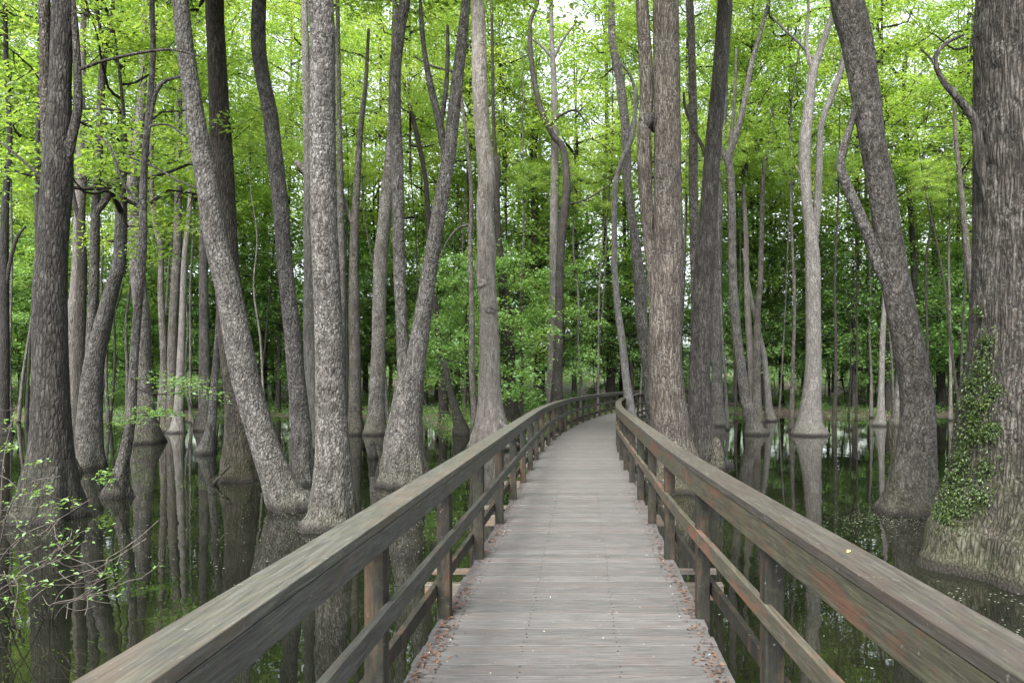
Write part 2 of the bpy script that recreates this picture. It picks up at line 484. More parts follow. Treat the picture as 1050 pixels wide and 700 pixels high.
gx = np.concatenate([np.linspace(-400, -80, 20), np.linspace(-75, 70, 260), np.linspace(75, 400, 20)])
gy = np.concatenate([np.linspace(-300, -40, 20), np.linspace(-36, 28, 20), np.linspace(29, 72, 130), np.linspace(74, 130, 50), np.linspace(135, 600, 24)])
GX, GY = np.meshgrid(gx, gy)
GZ = ground_z(GX, GY)
V = np.stack([GX, GY, GZ], -1).reshape(-1, 3)
nx = len(gx)
ii, jj = np.meshgrid(np.arange(len(gy) - 1), np.arange(nx - 1), indexing='ij')
Q = np.stack([ii * nx + jj, ii * nx + jj + 1, (ii + 1) * nx + jj + 1, (ii + 1) * nx + jj], -1).reshape(-1, 4)
o = link("ground", mesh_np("ground", V, Q, ground_material()))
tag(o, kind="structure")

V = [(-79, -41, WATER), (69, -41, WATER), (69, 60, WATER), (-79, 60, WATER)]
o = link("water", mesh_np("water", V, [(0, 1, 2, 3)], water_material(), smooth=False))
tag(o, kind="structure")


# ------------------------------------------------------------------ boardwalk
CX0 = -0.07
def path_c(s):
    """s = arc length along the walk -> (x, y, heading)"""
    R1, S0 = 92.0, 12.8
    if s <= S0: return CX0, s, 0.0
    a = (s - S0) / R1
    if s > 38:
        a0 = (38 - S0) / R1
        x0 = CX0 + R1 * (1 - math.cos(a0)); y0 = S0 + R1 * math.sin(a0)
        R2 = 30.0; b = (s - 38) / R2
        return x0 + R2 * (math.cos(a0) - math.cos(a0 + b)), y0 + R2 * (math.sin(a0 + b) - math.sin(a0)), a0 + b
    return CX0 + R1 * (1 - math.cos(a)), S0 + R1 * math.sin(a), a


def frame(s, off, z):
    x, y, h = path_c(s)
    if off > .75 and s < 6.0:      # the right railing splays outwards towards the viewer
        off = off + .13 * ((6.0 - s) / 4.4) ** 1.3
    return np.array([x + off * math.cos(h), y - off * math.sin(h), z])


def axes(h):
    return np.array([(math.sin(h), math.cos(h), 0), (math.cos(h), -math.sin(h), 0), (0, 0, 1.0)])   # along, right, up


S_START, S_END = -3.0, 52.0
walk = empty("boardwalk", (0, 0, 0))
tag(walk, "long weathered grey timber boardwalk with railings curving right over the dark water", "boardwalk")

# deck: individual planks, one mesh
mb = MB()
s = S_START
HW = .885
PW = .1385
while s < S_END:
    x, y, h = path_c(s + PW / 2)
    A = axes(h)
    dz = rng.normal(0, .0012)
    e0, e1 = rng.normal(0, .0035, 2)
    c = np.array([x, y, -.019 + dz]) + A[1] * (e0)
    # long axis = right
    ax = np.array([A[1], A[0], -A[2]])
    mb.box(c, (2 * (HW + e1), PW, .038), ax, rng.random(), ch=.0018)
    s += PW + .0058 + abs(rng.normal(0, .0018))
deck_mb = mb
n_plank_faces = sum(len(q) for q in mb.q)

s = 2.0
while s < 10:
    for off in (-.80, -.30, .30, .80):
        for dd in (-.035, .035):
            p = frame(s + dd + rng.normal(0, .004), off * .93 + rng.normal(0, .006), .0012)
            deck_mb.box(p, (.009, .009, .002))
    s += PW + .0045
deck = deck_mb.build("deck", M_DECK, walk)
deck.data.materials.append(BARK['dark'])
mi = np.zeros(len(deck.data.polygons), dtype=np.int32); mi[n_plank_faces:] = 1
deck.data.polygons.foreach_set("material_index", mi)

# joists below the deck
mb = MB()
for off in (-.80, -.3, .3, .80):
    s = S_START
    while s < S_END:
        x, y, h = path_c(s + .75)
        A = axes(h)
        mb.box(frame(s + .75, off, -.038 - .072 - .002), (1.56, .038, .14), A, rng.random())
        s += 1.525
mb.build("joist", M_BEAM, walk)

POST_S = [3.1 + 1.525 * k for k in range(-3, 32)]
for k, s in enumerate(POST_S):
    x, y, h = path_c(s)
    A = axes(h)
    for sd in (-1, 1):
        mb = MB()
        c = frame(s, sd * .846 + (0.0), .37)
        # long axis = up
        top = 1.01 - .038 - .003
        bot = -.32
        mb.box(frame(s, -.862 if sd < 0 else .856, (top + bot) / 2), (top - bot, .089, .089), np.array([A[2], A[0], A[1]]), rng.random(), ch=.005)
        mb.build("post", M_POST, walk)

# cross beams (pile caps) and piles every second post
for k, s in enumerate(POST_S):
    if k % 2 == 0: continue
    x, y, h = path_c(s - .12)
    A = axes(h)
    mb = MB()
    mb.box(frame(s - .12, 0, -.038 - .145 - .075), (2.62, .089, .14), np.array([A[1], A[0], -A[2]]), rng.random(), ch=.005)
    mb.box(frame(s - .12, 0, -.085), (2.50, .06, .045), np.array([A[1], A[0], -A[2]]), rng.random(), ch=.004)
    mb.build("cross_beam", M_BEAM, walk)
    for off in (-.62, .62):
        mb = MB()
        p = frame(s - .12, off, 0)
        path = np.array([(p[0], p[1], -1.9, .13), (p[0], p[1], -1.0, .125), (p[0], p[1], -.34, .12)])
        Vt, Qt = tube(path, 14, .3, k, .02)
        mb.add(Vt, Qt, rng.random())
        mb.build("pile", M_BEAM, walk)


def rail_run(off_c, w, z0, z1, mat, name, seg_len, s0=S_START, s1=S_END - 1, sub=.5, parent=walk, phase=0.0, ch=.002, gap=.004):
    """boards that follow the walk; joints every seg_len"""
    mb = MB()
    s = s0 + phase
    a, b = w / 2, (z1 - z0) / 2
    zc = (z0 + z1) / 2
    sec = [(a - ch, -b), (a, -b + ch), (a, b - ch), (a - ch, b), (-a + ch, b), (-a, b - ch), (-a, -b + ch), (-a + ch, -b)]
    while s < s1:
        e = min(s + seg_len - gap, s1)
        ss = np.linspace(s, e, max(2, int((e - s) / sub) + 1))
        t = rng.random(); jz = rng.normal(0, .0015); jo = rng.normal(0, .0015)
        V = []
        for q in ss:
            for (p, r) in sec:
                V.append(frame(q, off_c + p + jo, zc + r + jz))
        m = len(ss)
        Q = [(i * 8 + j, i * 8 + (j + 1) % 8, (i + 1) * 8 + (j + 1) % 8, (i + 1) * 8 + j) for i in range(m - 1) for j in range(8)]
        Q += [(0, 7, 6, 1), (1, 6, 5, 2), (2, 5, 4, 3)]
        o = (m - 1) * 8
        Q += [(o + 0, o + 1, o + 6, o + 7), (o + 1, o + 2, o + 5, o + 6), (o + 2, o + 3, o + 4, o + 5)]
        mb.add(V, Q, t)
        s = e + gap
    return mb.build(name, mat, parent)


TOP = 1.01
for sd, mc, mf, mm, lab in ((-1, M_CAP_L, M_FASCIA_L, M_FASCIA_L, "weathered grey-green top board of the left railing"),
                            (1, M_CAP_R, M_FASCIA_R, M_MID_R, "red-brown stained top board of the right railing")):
    oc = .853 if sd < 0 else .875
    oi_ = oc - .0775 + .019
    cap = rail_run(sd * oc, .155, TOP - .038, TOP, mc, "handrail", 4.88, phase=3.2 if sd < 0 else 4.1, gap=.003, s0=S_START - 4.88)
    cap["label"] = lab
    rail_run(sd * oi_, .036, TOP - .0405 - (.095 if sd < 0 else .128), TOP - .0405, mf, "fascia_board", 3.66, parent=cap, phase=.6, gap=.003)
    mid = rail_run(sd * (oi_ + .002), .036, .51, .60, mm, "middle_rail", 3.66, phase=.2)
    if sd > 0: mid["label"] = "middle rail of the right railing with flaking orange stain"
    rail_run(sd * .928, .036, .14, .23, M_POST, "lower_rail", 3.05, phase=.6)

# ------------------------------------------------------------------ leaves
def leaves(centers, L, up=0.6, tint=None, seed=1, dirs=None, wid=.55):
    """one folded quad per leaf"""
    r = np.random.default_rng(seed)
    n = len(centers)
    nor = r.normal(0, 1, (n, 3)); nor[:, 2] = np.abs(nor[:, 2]) + up * 2.2
    nor /= np.linalg.norm(nor, axis=1)[:, None]
    d = r.normal(0, 1, (n, 3)) if dirs is None else dirs + r.normal(0, .35, (n, 3))
    d -= (d * nor).sum(1)[:, None] * nor
    d /= np.linalg.norm(d, axis=1)[:, None] + 1e-9
    sdir = np.cross(nor, d)
    l = L * r.uniform(.65, 1.25, n)[:, None]
    w = l * wid * r.uniform(.8, 1.1, n)[:, None]
    base = centers - d * l * .5
    V = np.stack([base, centers - d * l * .05 + sdir * w * .5 + nor * w * .12, centers + d * l * .5 - nor * l * .1, centers - d * l * .05 - sdir * w * .5 + nor * w * .12], 1)
    Q = np.arange(n * 4).reshape(n, 4)
    t = r.random(n) if tint is None else np.clip(tint + r.normal(0, .14, n), 0, 1)
    return V.reshape(-1, 3), Q, np.repeat(t, 4)


def spray_points(c, rad, n, r, flat=.16, droop=.12):
    a = r.uniform(0, 2 * math.pi, n); q = np.sqrt(r.random(n)) * rad
    # uneven outline: lobes
    ph = r.uniform(0, 6.28, 2)
    q = q * (1 + .35 * np.sin(2 * a + ph[0]) + .25 * np.sin(5 * a + ph[1]))
    P = np.stack([q * np.cos(a), q * np.sin(a), r.normal(0, flat * rad, n) - droop * (q / rad) ** 2 * rad], 1)
    tilt = r.normal(0, .22, 2)
    P[:, 2] += P[:, 0] * tilt[0] + P[:, 1] * tilt[1]
    return P + c


def limb_path(p0, p1, r0, r1, r, wob=.12, n=4):
    p0 = np.array(p0, float); p1 = np.array(p1, float)
    L = np.linalg.norm(p1 - p0)
    t = np.linspace(0, 1, n + 1)
    P = p0 + (p1 - p0) * t[:, None]
    P[1:-1] += r.normal(0, wob * L / n ** .5, (n - 1, 3))
    P[:, 2] += -0.10 * L * np.sin(t * math.pi) * .6
    return np.column_stack([P, r0 + (r1 - r0) * t ** .8])


def crown_template(seed, R, H, n_spray, n_leaf, L, mat, kind='tall', spray_r=(.5, 1.0), up=.55):
    """crown around a central leader, origin at its foot; returns (branch mesh, leaf mesh)"""
    r = np.random.default_rng(seed)
    # clumps
    nb = max(5, int(n_spray / 9))
    bmb = MB()
    centers = []
    tints = []
    for b in range(nb):
        a = b * 2.399 + r.uniform(-.4, .4)
        tz = (b + .5) / nb
        zz = H * (tz * .95)
        prof = {'tall': math.sin(math.pi * min(1, .18 + tz * .80)) ** .7, 'bush': math.sin(math.pi * min(1, .35 + .62 * tz)) ** .6,
                'umb': (.45 + .55 * tz) * (1 if tz < .85 else .7)}[kind]
        Rb = R * prof * r.uniform(.6, 1.15)
        p0 = np.array([0, 0, zz * .72]); p1 = np.array([Rb * math.cos(a), Rb * math.sin(a), zz + r.uniform(.0, .5)])
        path = limb_path(p0, p1, .055 * (1.2 - tz * .7) * R / 3, .012, r)
        Vt, Qt = tube(path, 5, .7, seed + b, .0, close=False)
        bmb.add(Vt, Qt)
        k = max(2, int(n_spray / nb))
        for j in range(k):
            f = r.uniform(.35, 1.05)
            q = p0 + (p1 - p0) * f
            c = q + r.normal(0, 1, 3) * np.array([.22, .22, .14]) * R * (.5 + .5 * f)
            Vt, Qt = tube(limb_path(q, c, .016, .006, r, n=2), 3, 1.0, 0, 0, close=False)
            bmb.add(Vt, Qt)
            centers.append(c)
    Vt, Qt = tube(np.array([(0, 0, -.3, .045 * R / 3), (r.normal(0, .1), r.normal(0, .1), H * .4, .04 * R / 3), (r.normal(0, .2), r.normal(0, .2), H * .9, .012)]), 6, .6, 1, .03)
    bmb.add(Vt, Qt)
    P = []; T = []
    for c in centers:
        rad = r.uniform(*spray_r)
        m = int(1.1 * n_leaf * (rad / np.mean(spray_r)) ** 2 * r.uniform(.6, 1.3))
        P.append(spray_points(c, rad, m, r)); T.append(np.full(m, np.clip(r.normal(.45, .2), 0, 1)))
    P = np.concatenate(P); T = np.concatenate(T)
    Vl, Ql, tt = leaves(P, L, up, T, seed)
    lm = mesh_np("crown", Vl, Ql, LEAF[mat], tt, smooth=False)
    Vb = np.concatenate(bmb.v)
    bm_ = mesh_np("branches", Vb, np.concatenate(bmb.q), BARK['dark'], None, True)
    return bm_, lm


TPL_CANOPY = [crown_template(100 + i, 3.9, 7.0, 115, 70, .165, 'canopy', 'tall', (.45, 1.0)) for i in range(6)]
TPL_UMB = [crown_template(200 + i, 3.6, 4.4, 90, 80, .15, 'canopy', 'umb', (.45, .95)) for i in range(4)]
TPL_UNDER = [crown_template(300 + i, 2.8, 6.0, 95, 75, .16, 'under', 'tall', (.45, .9)) for i in range(5)]
TPL_FAR = [crown_template(400 + i, 4.6, 10.0, 100, 48, .27, 'far', 'tall', (.7, 1.3)) for i in range(5)]
TPL_FARTOP = [crown_template(500 + i, 5.0, 11.0, 95, 44, .27, 'canopy', 'tall', (.7, 1.3)) for i in range(5)]
TPL_LIGHT = [crown_template(350 + i, 2.9, 6.5, 95, 75, .17, 'canopy', 'tall', (.45, .95)) for i in range(4)]  # brighter leaf colour, standing in for light in the dark gaps of the wood
TPL_BUSH = [crown_template(600 + i, 1.5, 2.0, 36, 60, .12, 'under', 'bush', (.3, .6)) for i in range(5)]


def put_crown(parent, tpl, loc_local, rz, sc, names=("branches", "crown")):
    for nm, me in zip(names, tpl):
        o = bpy.data.objects.new(nm, me)
        C.objects.link(o); o.parent = parent
        o.location = loc_local; o.rotation_euler = (0, 0, rz); o.scale = sc


# ------------------------------------------------------------------ trees traced at their real distances
def P3(px, py, Y):
    return np.array([(px - VX) / F * Y, Y, EYE - (py - VY) / F * Y])


def path_from(pts, Y, lean=0.0, z0=WATER, rmul=1.0):
    out = []
    for (x, y, w) in pts:
        Yp = Y
        for _ in range(3):
            z = EYE - (y - VY) / F * Yp
            Yp = Y + lean * (z - z0)
        p = P3(x, y, Yp)
        out.append((p[0], p[1], p[2], w / F * Yp / 2 * rmul))
    return out


TREE_N = 0
def tree(label, pts, bark='grey', yb=None, forks=(), crown=1, top=None, lean=None, near=0, flare=.10, furrow=0.0,
         group="trees standing in the flooded swamp", cat="tree", name="swamp_tree", cz=None, csc=None, broken=False, ctpl=None, sprays=(), yfix=True):
    """pts (x,y,w) from the foot up, in photo pixels; forks: further stems (pts, depth offset)"""
    global TREE_N
    TREE_N += 1
    r = np.random.default_rng(1000 + TREE_N)
    yb = yb or pts[0][1]
    Y = (EYE - WATER) * F / (yb - VY)
    if yfix: Y = Y / (1 - .75 * pts[0][2] / (2 * F))
    if lean is None: lean = r.uniform(-.04, .05)
    path = path_from(pts, Y, lean)
    base = np.array(path[0][:3])
    # the stem goes on down to the mud
    dx, dy_, _ = np.array(path[1][:3]) - base
    path = [(base[0] - dx * .3, base[1], WATER - .7, path[0][3] * 1.22)] + path
    root = empty(name, (base[0], base[1], WATER))
    tag(root, label, cat, group)
    off = np.array([base[0], base[1], WATER])
    reach_top = pts[-1][1] <= 3
    def extend(path):
        p = np.array(path[-1]); q = np.array(path[-2])
        dr = (p[:3] - q[:3]); dr /= np.linalg.norm(dr) + 1e-6
        zt = (top if top else max(p[2] + 3.5, r.uniform(13.5, 17) if p[1] < 20 else r.uniform(18, 23)))
        k = 4
        zz = np.linspace(p[2], zt, k + 1)[1:]
        cur = p.copy()
        for i, z in enumerate(zz):
            dz = z - cur[2]
            sl = dr[:2] / max(dr[2], .5) * (.75 ** i) * .8
            cur = np.array([cur[0] + sl[0] * dz + r.normal(0, .05) * dz * .5, cur[1] + sl[1] * dz + r.normal(0, .04) * dz * .5, z, p[3] * (1 - (i + 1) / (k + .6))])
            path.append(tuple(cur))
        return path
    if reach_top and not broken: path = extend(path)
    seg = 18 if near == 0 else (56 if near == 1 else 220)
    step = max(.12, path[1][3] * .7) if near == 0 else (.07 if near == 1 else .03)
    Vt, Qt = tube(np.array(path), seg, step, TREE_N * 3, (.045, .035, .012)[near], flare, furrow, flute_n=int(r.integers(5, 9)))
    link("trunk", mesh_np("trunk", Vt - off, Qt, BARK[bark]), root)
    tops = [path[-1]]
    for fk in forks:
        fp = path_from(fk, Y, lean)
        if fk[-1][1] <= 3 and fk[-1][2] > 3.2: fp = extend(fp)
        Vt, Qt = tube(np.array(fp), max(8, seg // 2 if near == 0 else 28), max(.1, step), TREE_N * 7, .04)
        link("limb", mesh_np("limb", Vt - off, Qt, BARK[bark]), root)
        if fk[-1][1] <= 3: tops.append(fp[-1])
    if crown:
        frame_z = EYE + VY / F * Y
        for k, t in enumerate(tops[:2]):
            tp = ctpl or TPL_CANOPY
            sc_ = (csc or r.uniform(.8, 1.05)) * (1 if k == 0 else .75)
            H = 6.5 * sc_
            zc = cz if cz else max(t[2] - H * .75, min(frame_z + .3, t[2] - 1.0) if Y < 22 else t[2] - H * .85)
            # foot of the crown sits on the stem
            arr = np.array(path if k == 0 else fp)
            i = int(np.argmin(np.abs(arr[:, 2] - zc)))
            put_crown(root, tp[int(r.integers(len(tp)))], (arr[i, 0] - off[0], arr[i, 1] - off[1], zc - off[2]), r.uniform(0, 6.28), (sc_, sc_, sc_ * r.uniform(.9, 1.15)))
    # low leafy twigs: (x0,y0 -> x1,y1, spray radius px, leaves)
    for (x0, y0, x1, y1, rad, nl) in sprays:
        a = P3(x0, y0, Y + lean); b = P3(x1, y1, Y - abs(rad / F * Y) * .6)
        rr = rad / F * Y
        tm = MB()
        Vt, Qt = tube(limb_path(a, b, .02, .006, r, .06), 5, .2, 1, 0); tm.add(Vt - off, Qt)
        cs = []
        for q in range(5):
            c = a + (b - a) * r.uniform(.45, 1.1) + r.normal(0, 1, 3) * np.array([.7, .5, .28]) * rr * .6
            Vt, Qt = tube(limb_path(a + (b - a) * r.uniform(.3, .8), c, .008, .003, r, .05, 2), 3, .3, 1, 0, close=False); tm.add(Vt - off, Qt)
            cs.append(spray_points(c, rr * .55, int(nl / 5), r, flat=.14))
        P_ = np.concatenate(cs) - off
        Vl, Ql, tt = leaves(P_, .085, .9, np.full(len(P_), .55), TREE_N)
        link("low_branch", mesh_np("low_branch", np.concatenate(tm.v), np.concatenate(tm.q), BARK['dark']), root)
        link("leafy_spray", mesh_np("leafy_spray", Vl, Ql, LEAF['under'], tt, smooth=False), root)
    return root, path, Y, off


# ---- left side
tree("massive left trunk with a swollen mossy foot, its stem splitting in three high up",
     [(50, 536, 72), (50, 520, 60), (51, 490, 48), (52, 450, 37), (52, 380, 31), (52, 300, 29), (54.6, 240, 26), (58, 190, 27), (60, 150, 24), (61.5, 86, 19), (65, 0, 19)], 'brown', near=1, flare=.13, furrow=.008,
     forks=([(56, 215, 12), (51, 165, 12), (48, 120, 11), (46.5, 43, 10), (45.6, 0, 10)], [(66, 175, 9), (73, 145, 9), (78, 122, 8), (80, 107, 8), (79, 64, 7), (77, 26, 6), (75, 0, 4)],
            [(80, 72, 3.2), (105, 63, 3), (140, 55, 2.8), (175, 51, 2.4), (205, 58, 1.6)], [(52, 192, 4), (36, 176, 3.2), (18, 160, 2.6), (2, 146, 2)]), lean=0.0)
tree("grey trunk leaning right behind the massive left trunk, broken off short at its top",
     [(89, 482, 34), (91, 465, 27), (92, 441, 24), (96, 377, 18), (107, 326, 15), (115, 295, 13), (122, 270, 12), (124, 235, 11), (124.5, 202, 10)], 'grey', flare=.12,
     forks=([(92, 430, 13), (93, 360, 10), (96, 300, 9), (97, 257, 9), (98, 214, 8), (101, 171, 7), (103, 107, 7), (107, 56, 6), (114, 30, 5), (116, 0, 3)],
            [(97, 222, 5), (108, 205, 7), (117, 190, 6), (122, 170, 4.5), (118, 143, 3.5), (108, 128, 3), (104, 105, 2)]), top=13)
tree("blackish slender stem just left of the broken leaning trunk, with a low fork",
     [(82, 462, 16), (81, 440, 11), (82, 380, 9.5), (83, 320, 9), (84, 270, 9), (83, 235, 8), (85, 205, 5), (88, 165, 4), (89, 120, 3)], 'dark', crown=0,
     forks=([(83, 235, 5), (76, 205, 4), (72, 180, 3), (66, 150, 2)],))
tree("pale broad trunk half hidden between the massive left trunk and the broken one",
     [(73, 446, 18), (73, 420, 14), (74, 380, 13), (74, 330, 12), (78, 300, 11), (80, 250, 9), (82, 170, 7), (84, 100, 6), (86, 0, 5)], 'pale', csc=.8)
tree("thin far stem left of the massive left trunk",
     [(39, 444, 9), (40, 420, 6), (39, 300, 5), (38, 170, 4), (40, 80, 3.4), (41, 0, 3)], 'dark', csc=.7)
tree("dark trunk at the left border of the view, far across the water",
     [(5, 446, 15), (4, 430, 10), (5, 350, 8), (4, 270, 8), (6, 200, 6), (10, 150, 5), (7, 80, 4), (5, 0, 4)], 'dark', csc=.9,
     forks=([(5, 300, 4), (10, 270, 3.5), (17, 245, 3), (26, 232, 2)],))
tree("trunk with a broad cone-shaped foot rising right of the leaning broken trunk",
     [(148, 455, 36), (148, 436, 25), (147, 410, 19), (146, 380, 16), (146, 330, 15), (143, 300, 14), (141, 278, 14), (138, 235, 12), (136, 193, 11), (142, 140, 9), (146, 86, 8), (150, 0, 7)], 'grey', flare=.13,
     forks=([(137, 200, 5), (134, 150, 4), (140, 110, 3.5), (148, 95, 2.5)],))
tree("lichen-spotted slim trunk curving up from a knobby root foot in the open water at left",
     [(120, 511, 30), (121, 500, 21), (125, 480, 13), (131, 450, 10), (135, 420, 8.5), (137, 377, 8), (141, 320, 8), (146, 257, 8), (148, 171, 6.5), (154, 100, 5.5), (157, 50, 5), (156, 0, 5)], 'grey', flare=.2,
     sprays=((137, 420, 165, 428, 26, 260), (137, 395, 195, 400, 30, 320), (122, 490, 105, 488, 20, 150)),
     forks=([(148, 160, 4), (160, 95, 4), (178, 80, 3), (200, 78, 2)], [(150, 130, 2.2), (172, 128, 2), (190, 140, 1.6)], [(130, 160, 2), (160, 172, 2.2), (184, 186, 2), (203, 193, 1.5)], [(147, 215, 3), (128, 190, 3), (112, 150, 2.6), (100, 140, 2)]), csc=.8)
tree("thin straight trunk, leftmost of the four slim ones standing together beyond the open water",
     [(170, 443, 13), (169, 425, 8), (168, 360, 7), (165, 300, 6), (165, 257, 5), (158, 223, 5), (155, 170, 4), (158, 100, 3.6), (160, 0, 3)], 'grey', csc=.7)
tree("slim trunk, second from left of the four slim ones beyond the open water",
     [(176, 443, 16), (176, 425, 10), (177, 350, 9), (180, 290, 8.5), (182, 257, 8), (183, 171, 6), (184, 100, 5), (186, 0, 4)], 'grey', csc=.8)
tree("whitish slim trunk, third from left of the four slim ones beyond the open water",
     [(182, 444, 20), (183, 430, 11), (186, 355, 7), (189, 270, 5.5), (193, 230, 5), (195, 193, 4), (190, 130, 3.6), (192, 0, 3)], 'pale', csc=.7,
     sprays=((186, 390, 205, 392, 22, 200),))
tree("straight trunk, rightmost and thickest of the four slim ones beyond the open water",
     [(209, 442, 20), (210, 425, 13), (210, 395, 11), (209, 330, 9), (208.6, 257, 8), (206, 200, 6), (198, 165, 4.5), (192, 110, 4), (188, 50, 3)], 'grey', csc=.7, crown=0)
tree("slim trunk leaning right from a splayed foot, close left of the dark broad trunk",
     [(211, 466, 21), (213, 455, 14), (217, 433, 9), (221, 377, 6.5), (224, 334, 5.5), (226, 290, 5), (228, 240, 4), (231, 180, 3.6), (236, 120, 3)], 'grey', crown=0)
tree("broad dark upright trunk crossed by the big leaning trunk, mossy cone foot in the water",
     [(247, 494, 46), (247, 480, 38), (247, 463, 34), (246, 420, 29), (241, 377, 26), (236, 320, 25), (232, 257, 23), (228, 171, 21), (223.6, 86, 18.5), (220.6, 26, 17), (220, 0, 17)], 'brown', near=1, flare=.08, furrow=.006)
tree("big grey trunk leaning strongly left, rooted between the broad dark and the thick foreground trunks",
     [(300, 525, 46), (293, 512, 38), (285, 492, 31), (271, 454, 27), (256, 405, 26), (245, 356, 26), (234, 296, 25), (224, 257, 23), (213, 193, 20), (202, 129, 17.5), (191, 56, 16), (185, 0, 15)], 'grey', near=1, flare=.08, furrow=.006, lean=-.02)
tree("grey gently S-bent trunk standing just left of the thick foreground trunk",
     [(312, 498, 26), (311, 480, 21), (309, 440, 19), (305, 399, 17), (299, 334, 16), (292, 270, 15), (288, 214, 15), (280.6, 150, 15), (277, 116, 14.5), (269, 77, 14), (265, 43, 14), (266, 0, 13)], 'grey', near=1, flare=.08, furrow=.004)
tree("pale smooth trunk directly behind the thick foreground trunk, dark knot on its left edge",
     [(322, 462, 26), (321, 440, 19), (320, 400, 15), (318, 334, 13), (317, 270, 11), (316, 171, 9), (313, 43, 7), (312, 0, 6)], 'pale',
     forks=([(316, 180, 6), (308, 170, 7), (303, 166, 5)],))
tree("thick speckled foreground trunk with a wide green-tinged foot right beside the left railing",
     [(339, 545, 60), (340, 530, 51), (341, 505, 42), (341.5, 463, 34), (339, 399, 29), (337, 334, 27), (334, 270, 26), (332, 214, 25), (331, 129, 25), (331, 43, 25), (329, 0, 25)], 'grey', near=1, flare=.07, furrow=.010, lean=0.0)
tree("thin trunk half hidden along the right side of the thick foreground trunk",
     [(350, 446, 16), (350, 425, 10), (350, 340, 9), (350, 257, 8), (349, 190, 6.5), (348, 129, 5), (346, 0, 4)], 'grey', csc=.8)
tree("slender bare grey trunk between the thick foreground trunk and the twin-stem tree",
     [(364, 446, 20), (364, 425, 14), (364, 380, 12), (363, 313, 11), (363, 257, 9), (366, 190, 7), (370, 130, 5.5), (375, 86, 4), (378, 30, 3)], 'grey', crown=0,
     forks=([(364, 235, 5), (356, 215, 4), (350, 195, 3)],))
tree("straight grey trunk tapering upward behind the twin-stem tree's upright stem",
     [(385, 446, 26), (386, 425, 18), (387, 390, 15), (388, 356, 14), (390, 270, 14), (394, 230, 13), (398, 184, 11), (402, 120, 8), (404, 50, 6), (405, 0, 5)], 'grey', csc=.8)
tree("twin-stem tree left of the boardwalk, one stem upright, one leaning right, on a wide foot",
     [(416, 500, 58), (415, 485, 50), (415, 465, 43), (417, 430, 33), (420, 400, 29), (425, 377, 22), (432, 334, 18), (438, 295, 16), (443.6, 257, 15), (452, 206, 14), (461, 154, 13), (467, 99, 12), (473.6, 43, 11), (478, 0, 9)], 'grey', near=1, flare=.12, furrow=.005,
     forks=([(417, 405, 16), (414, 370, 14), (412, 335, 12), (410, 290, 12), (409, 257, 12), (408, 193, 12.5), (405, 107, 12), (406, 64, 12), (411, 26, 11), (415, 0, 11)],
            [(457, 160, 8), (450, 124, 8), (441, 86, 7), (435, 51, 5), (432, 21, 5), (431, 0, 3.1)],
            [(466, 74, 2.6), (444, 68, 2.2), (424, 58, 1.5)], [(452, 130, 5), (457, 94, 4.5), (459, 60, 4), (459, 26, 3)],
            [(404, 480, 20), (402, 455, 17), (407, 420, 13), (413, 380, 9), (415, 350, 6)]), lean=0.0)
tree("dark crooked thin trunk seen between the two stems of the twin-stem tree",
     [(457, 436, 17), (455, 420, 10), (453, 385, 8), (449, 340, 6.5), (444, 290, 5.5), (440, 240, 6), (437, 190, 5), (430, 150, 5), (421, 112, 4), (414, 85, 3)], 'dark', crown=0,
     sprays=((450, 360, 430, 345, 24, 260), (451, 380, 470, 365, 22, 200)))
tree("short leaning dead snag with roots, between the twin-stem tree and the pale bare trunk",
     [(474, 446, 20), (470, 430, 12), (464, 410, 8), (459, 390, 6), (456, 370, 4)], 'dark', crown=0, broken=True)
tree("thin grey wavy trunk close left of the pale bare trunk",
     [(487, 446, 10), (486, 420, 6.5), (484, 380, 6), (484, 334, 6), (483, 290, 5), (482, 257, 5), (483, 193, 4), (478, 141, 3.5), (474, 107, 3), (470, 60, 2.5)], 'grey', crown=0, forks=([(482, 230, 2.8), (470, 234, 2.4), (459, 247, 2), (452, 264, 1.4)],))
snag_root, snag_path, snag_Y, snag_off = tree("pale bare weathered trunk with knots and a splintered streak, mossy roots beside the left railing",
     [(505, 462, 50), (504, 445, 40), (503, 428, 31), (502, 399, 23), (502, 356, 20), (501, 313, 18), (498, 279, 19), (499, 257, 19), (497, 214, 17), (499, 184, 18), (495, 141, 16), (492, 86, 15.5), (491, 34, 14.5), (490, 0, 13)], 'dead', near=1, flare=.16, lean=0.0, csc=.7)
tree("dark jagged-topped trunk standing right behind the pale bare trunk",
     [(525, 440, 24), (524, 425, 17), (523, 400, 14), (521, 340, 12), (516, 290, 9), (511, 240, 7), (509, 200, 7), (509, 172, 9), (509, 160, 5)], 'dark', crown=0, broken=True,
     forks=([(509, 180, 4), (506, 120, 3.6), (505, 60, 3.3), (504, 0, 3.0)],))
tree("thin dark trunk standing alone between the pale bare trunk and the crook-topped tree",
     [(551, 427, 12), (551, 400, 8), (550, 340, 6.5), (549, 300, 6), (546, 200, 4), (545, 120, 3)], 'dark', crown=0)
tree("crook-topped tree whose dark upper stem bends sideways and back up like a hook",
     [(571, 434, 18), (571, 400, 12), (573, 340, 9), (574, 278, 8), (576.5, 236, 9), (581, 193, 8.5), (577.7, 154, 7), (566, 137, 6), (553, 107, 6), (545, 64, 5.5), (543.5, 26, 4.5), (550, 6, 4), (556, -20, 3.4)], 'dark', crown=0, near=1,
     forks=([(563, 130, 3), (574, 119, 2.6), (590, 113, 2.2), (598, 122, 1.6), (602, 129, 1)], [(577, 210, 2), (600, 205, 1.8), (625, 190, 1.4)]))
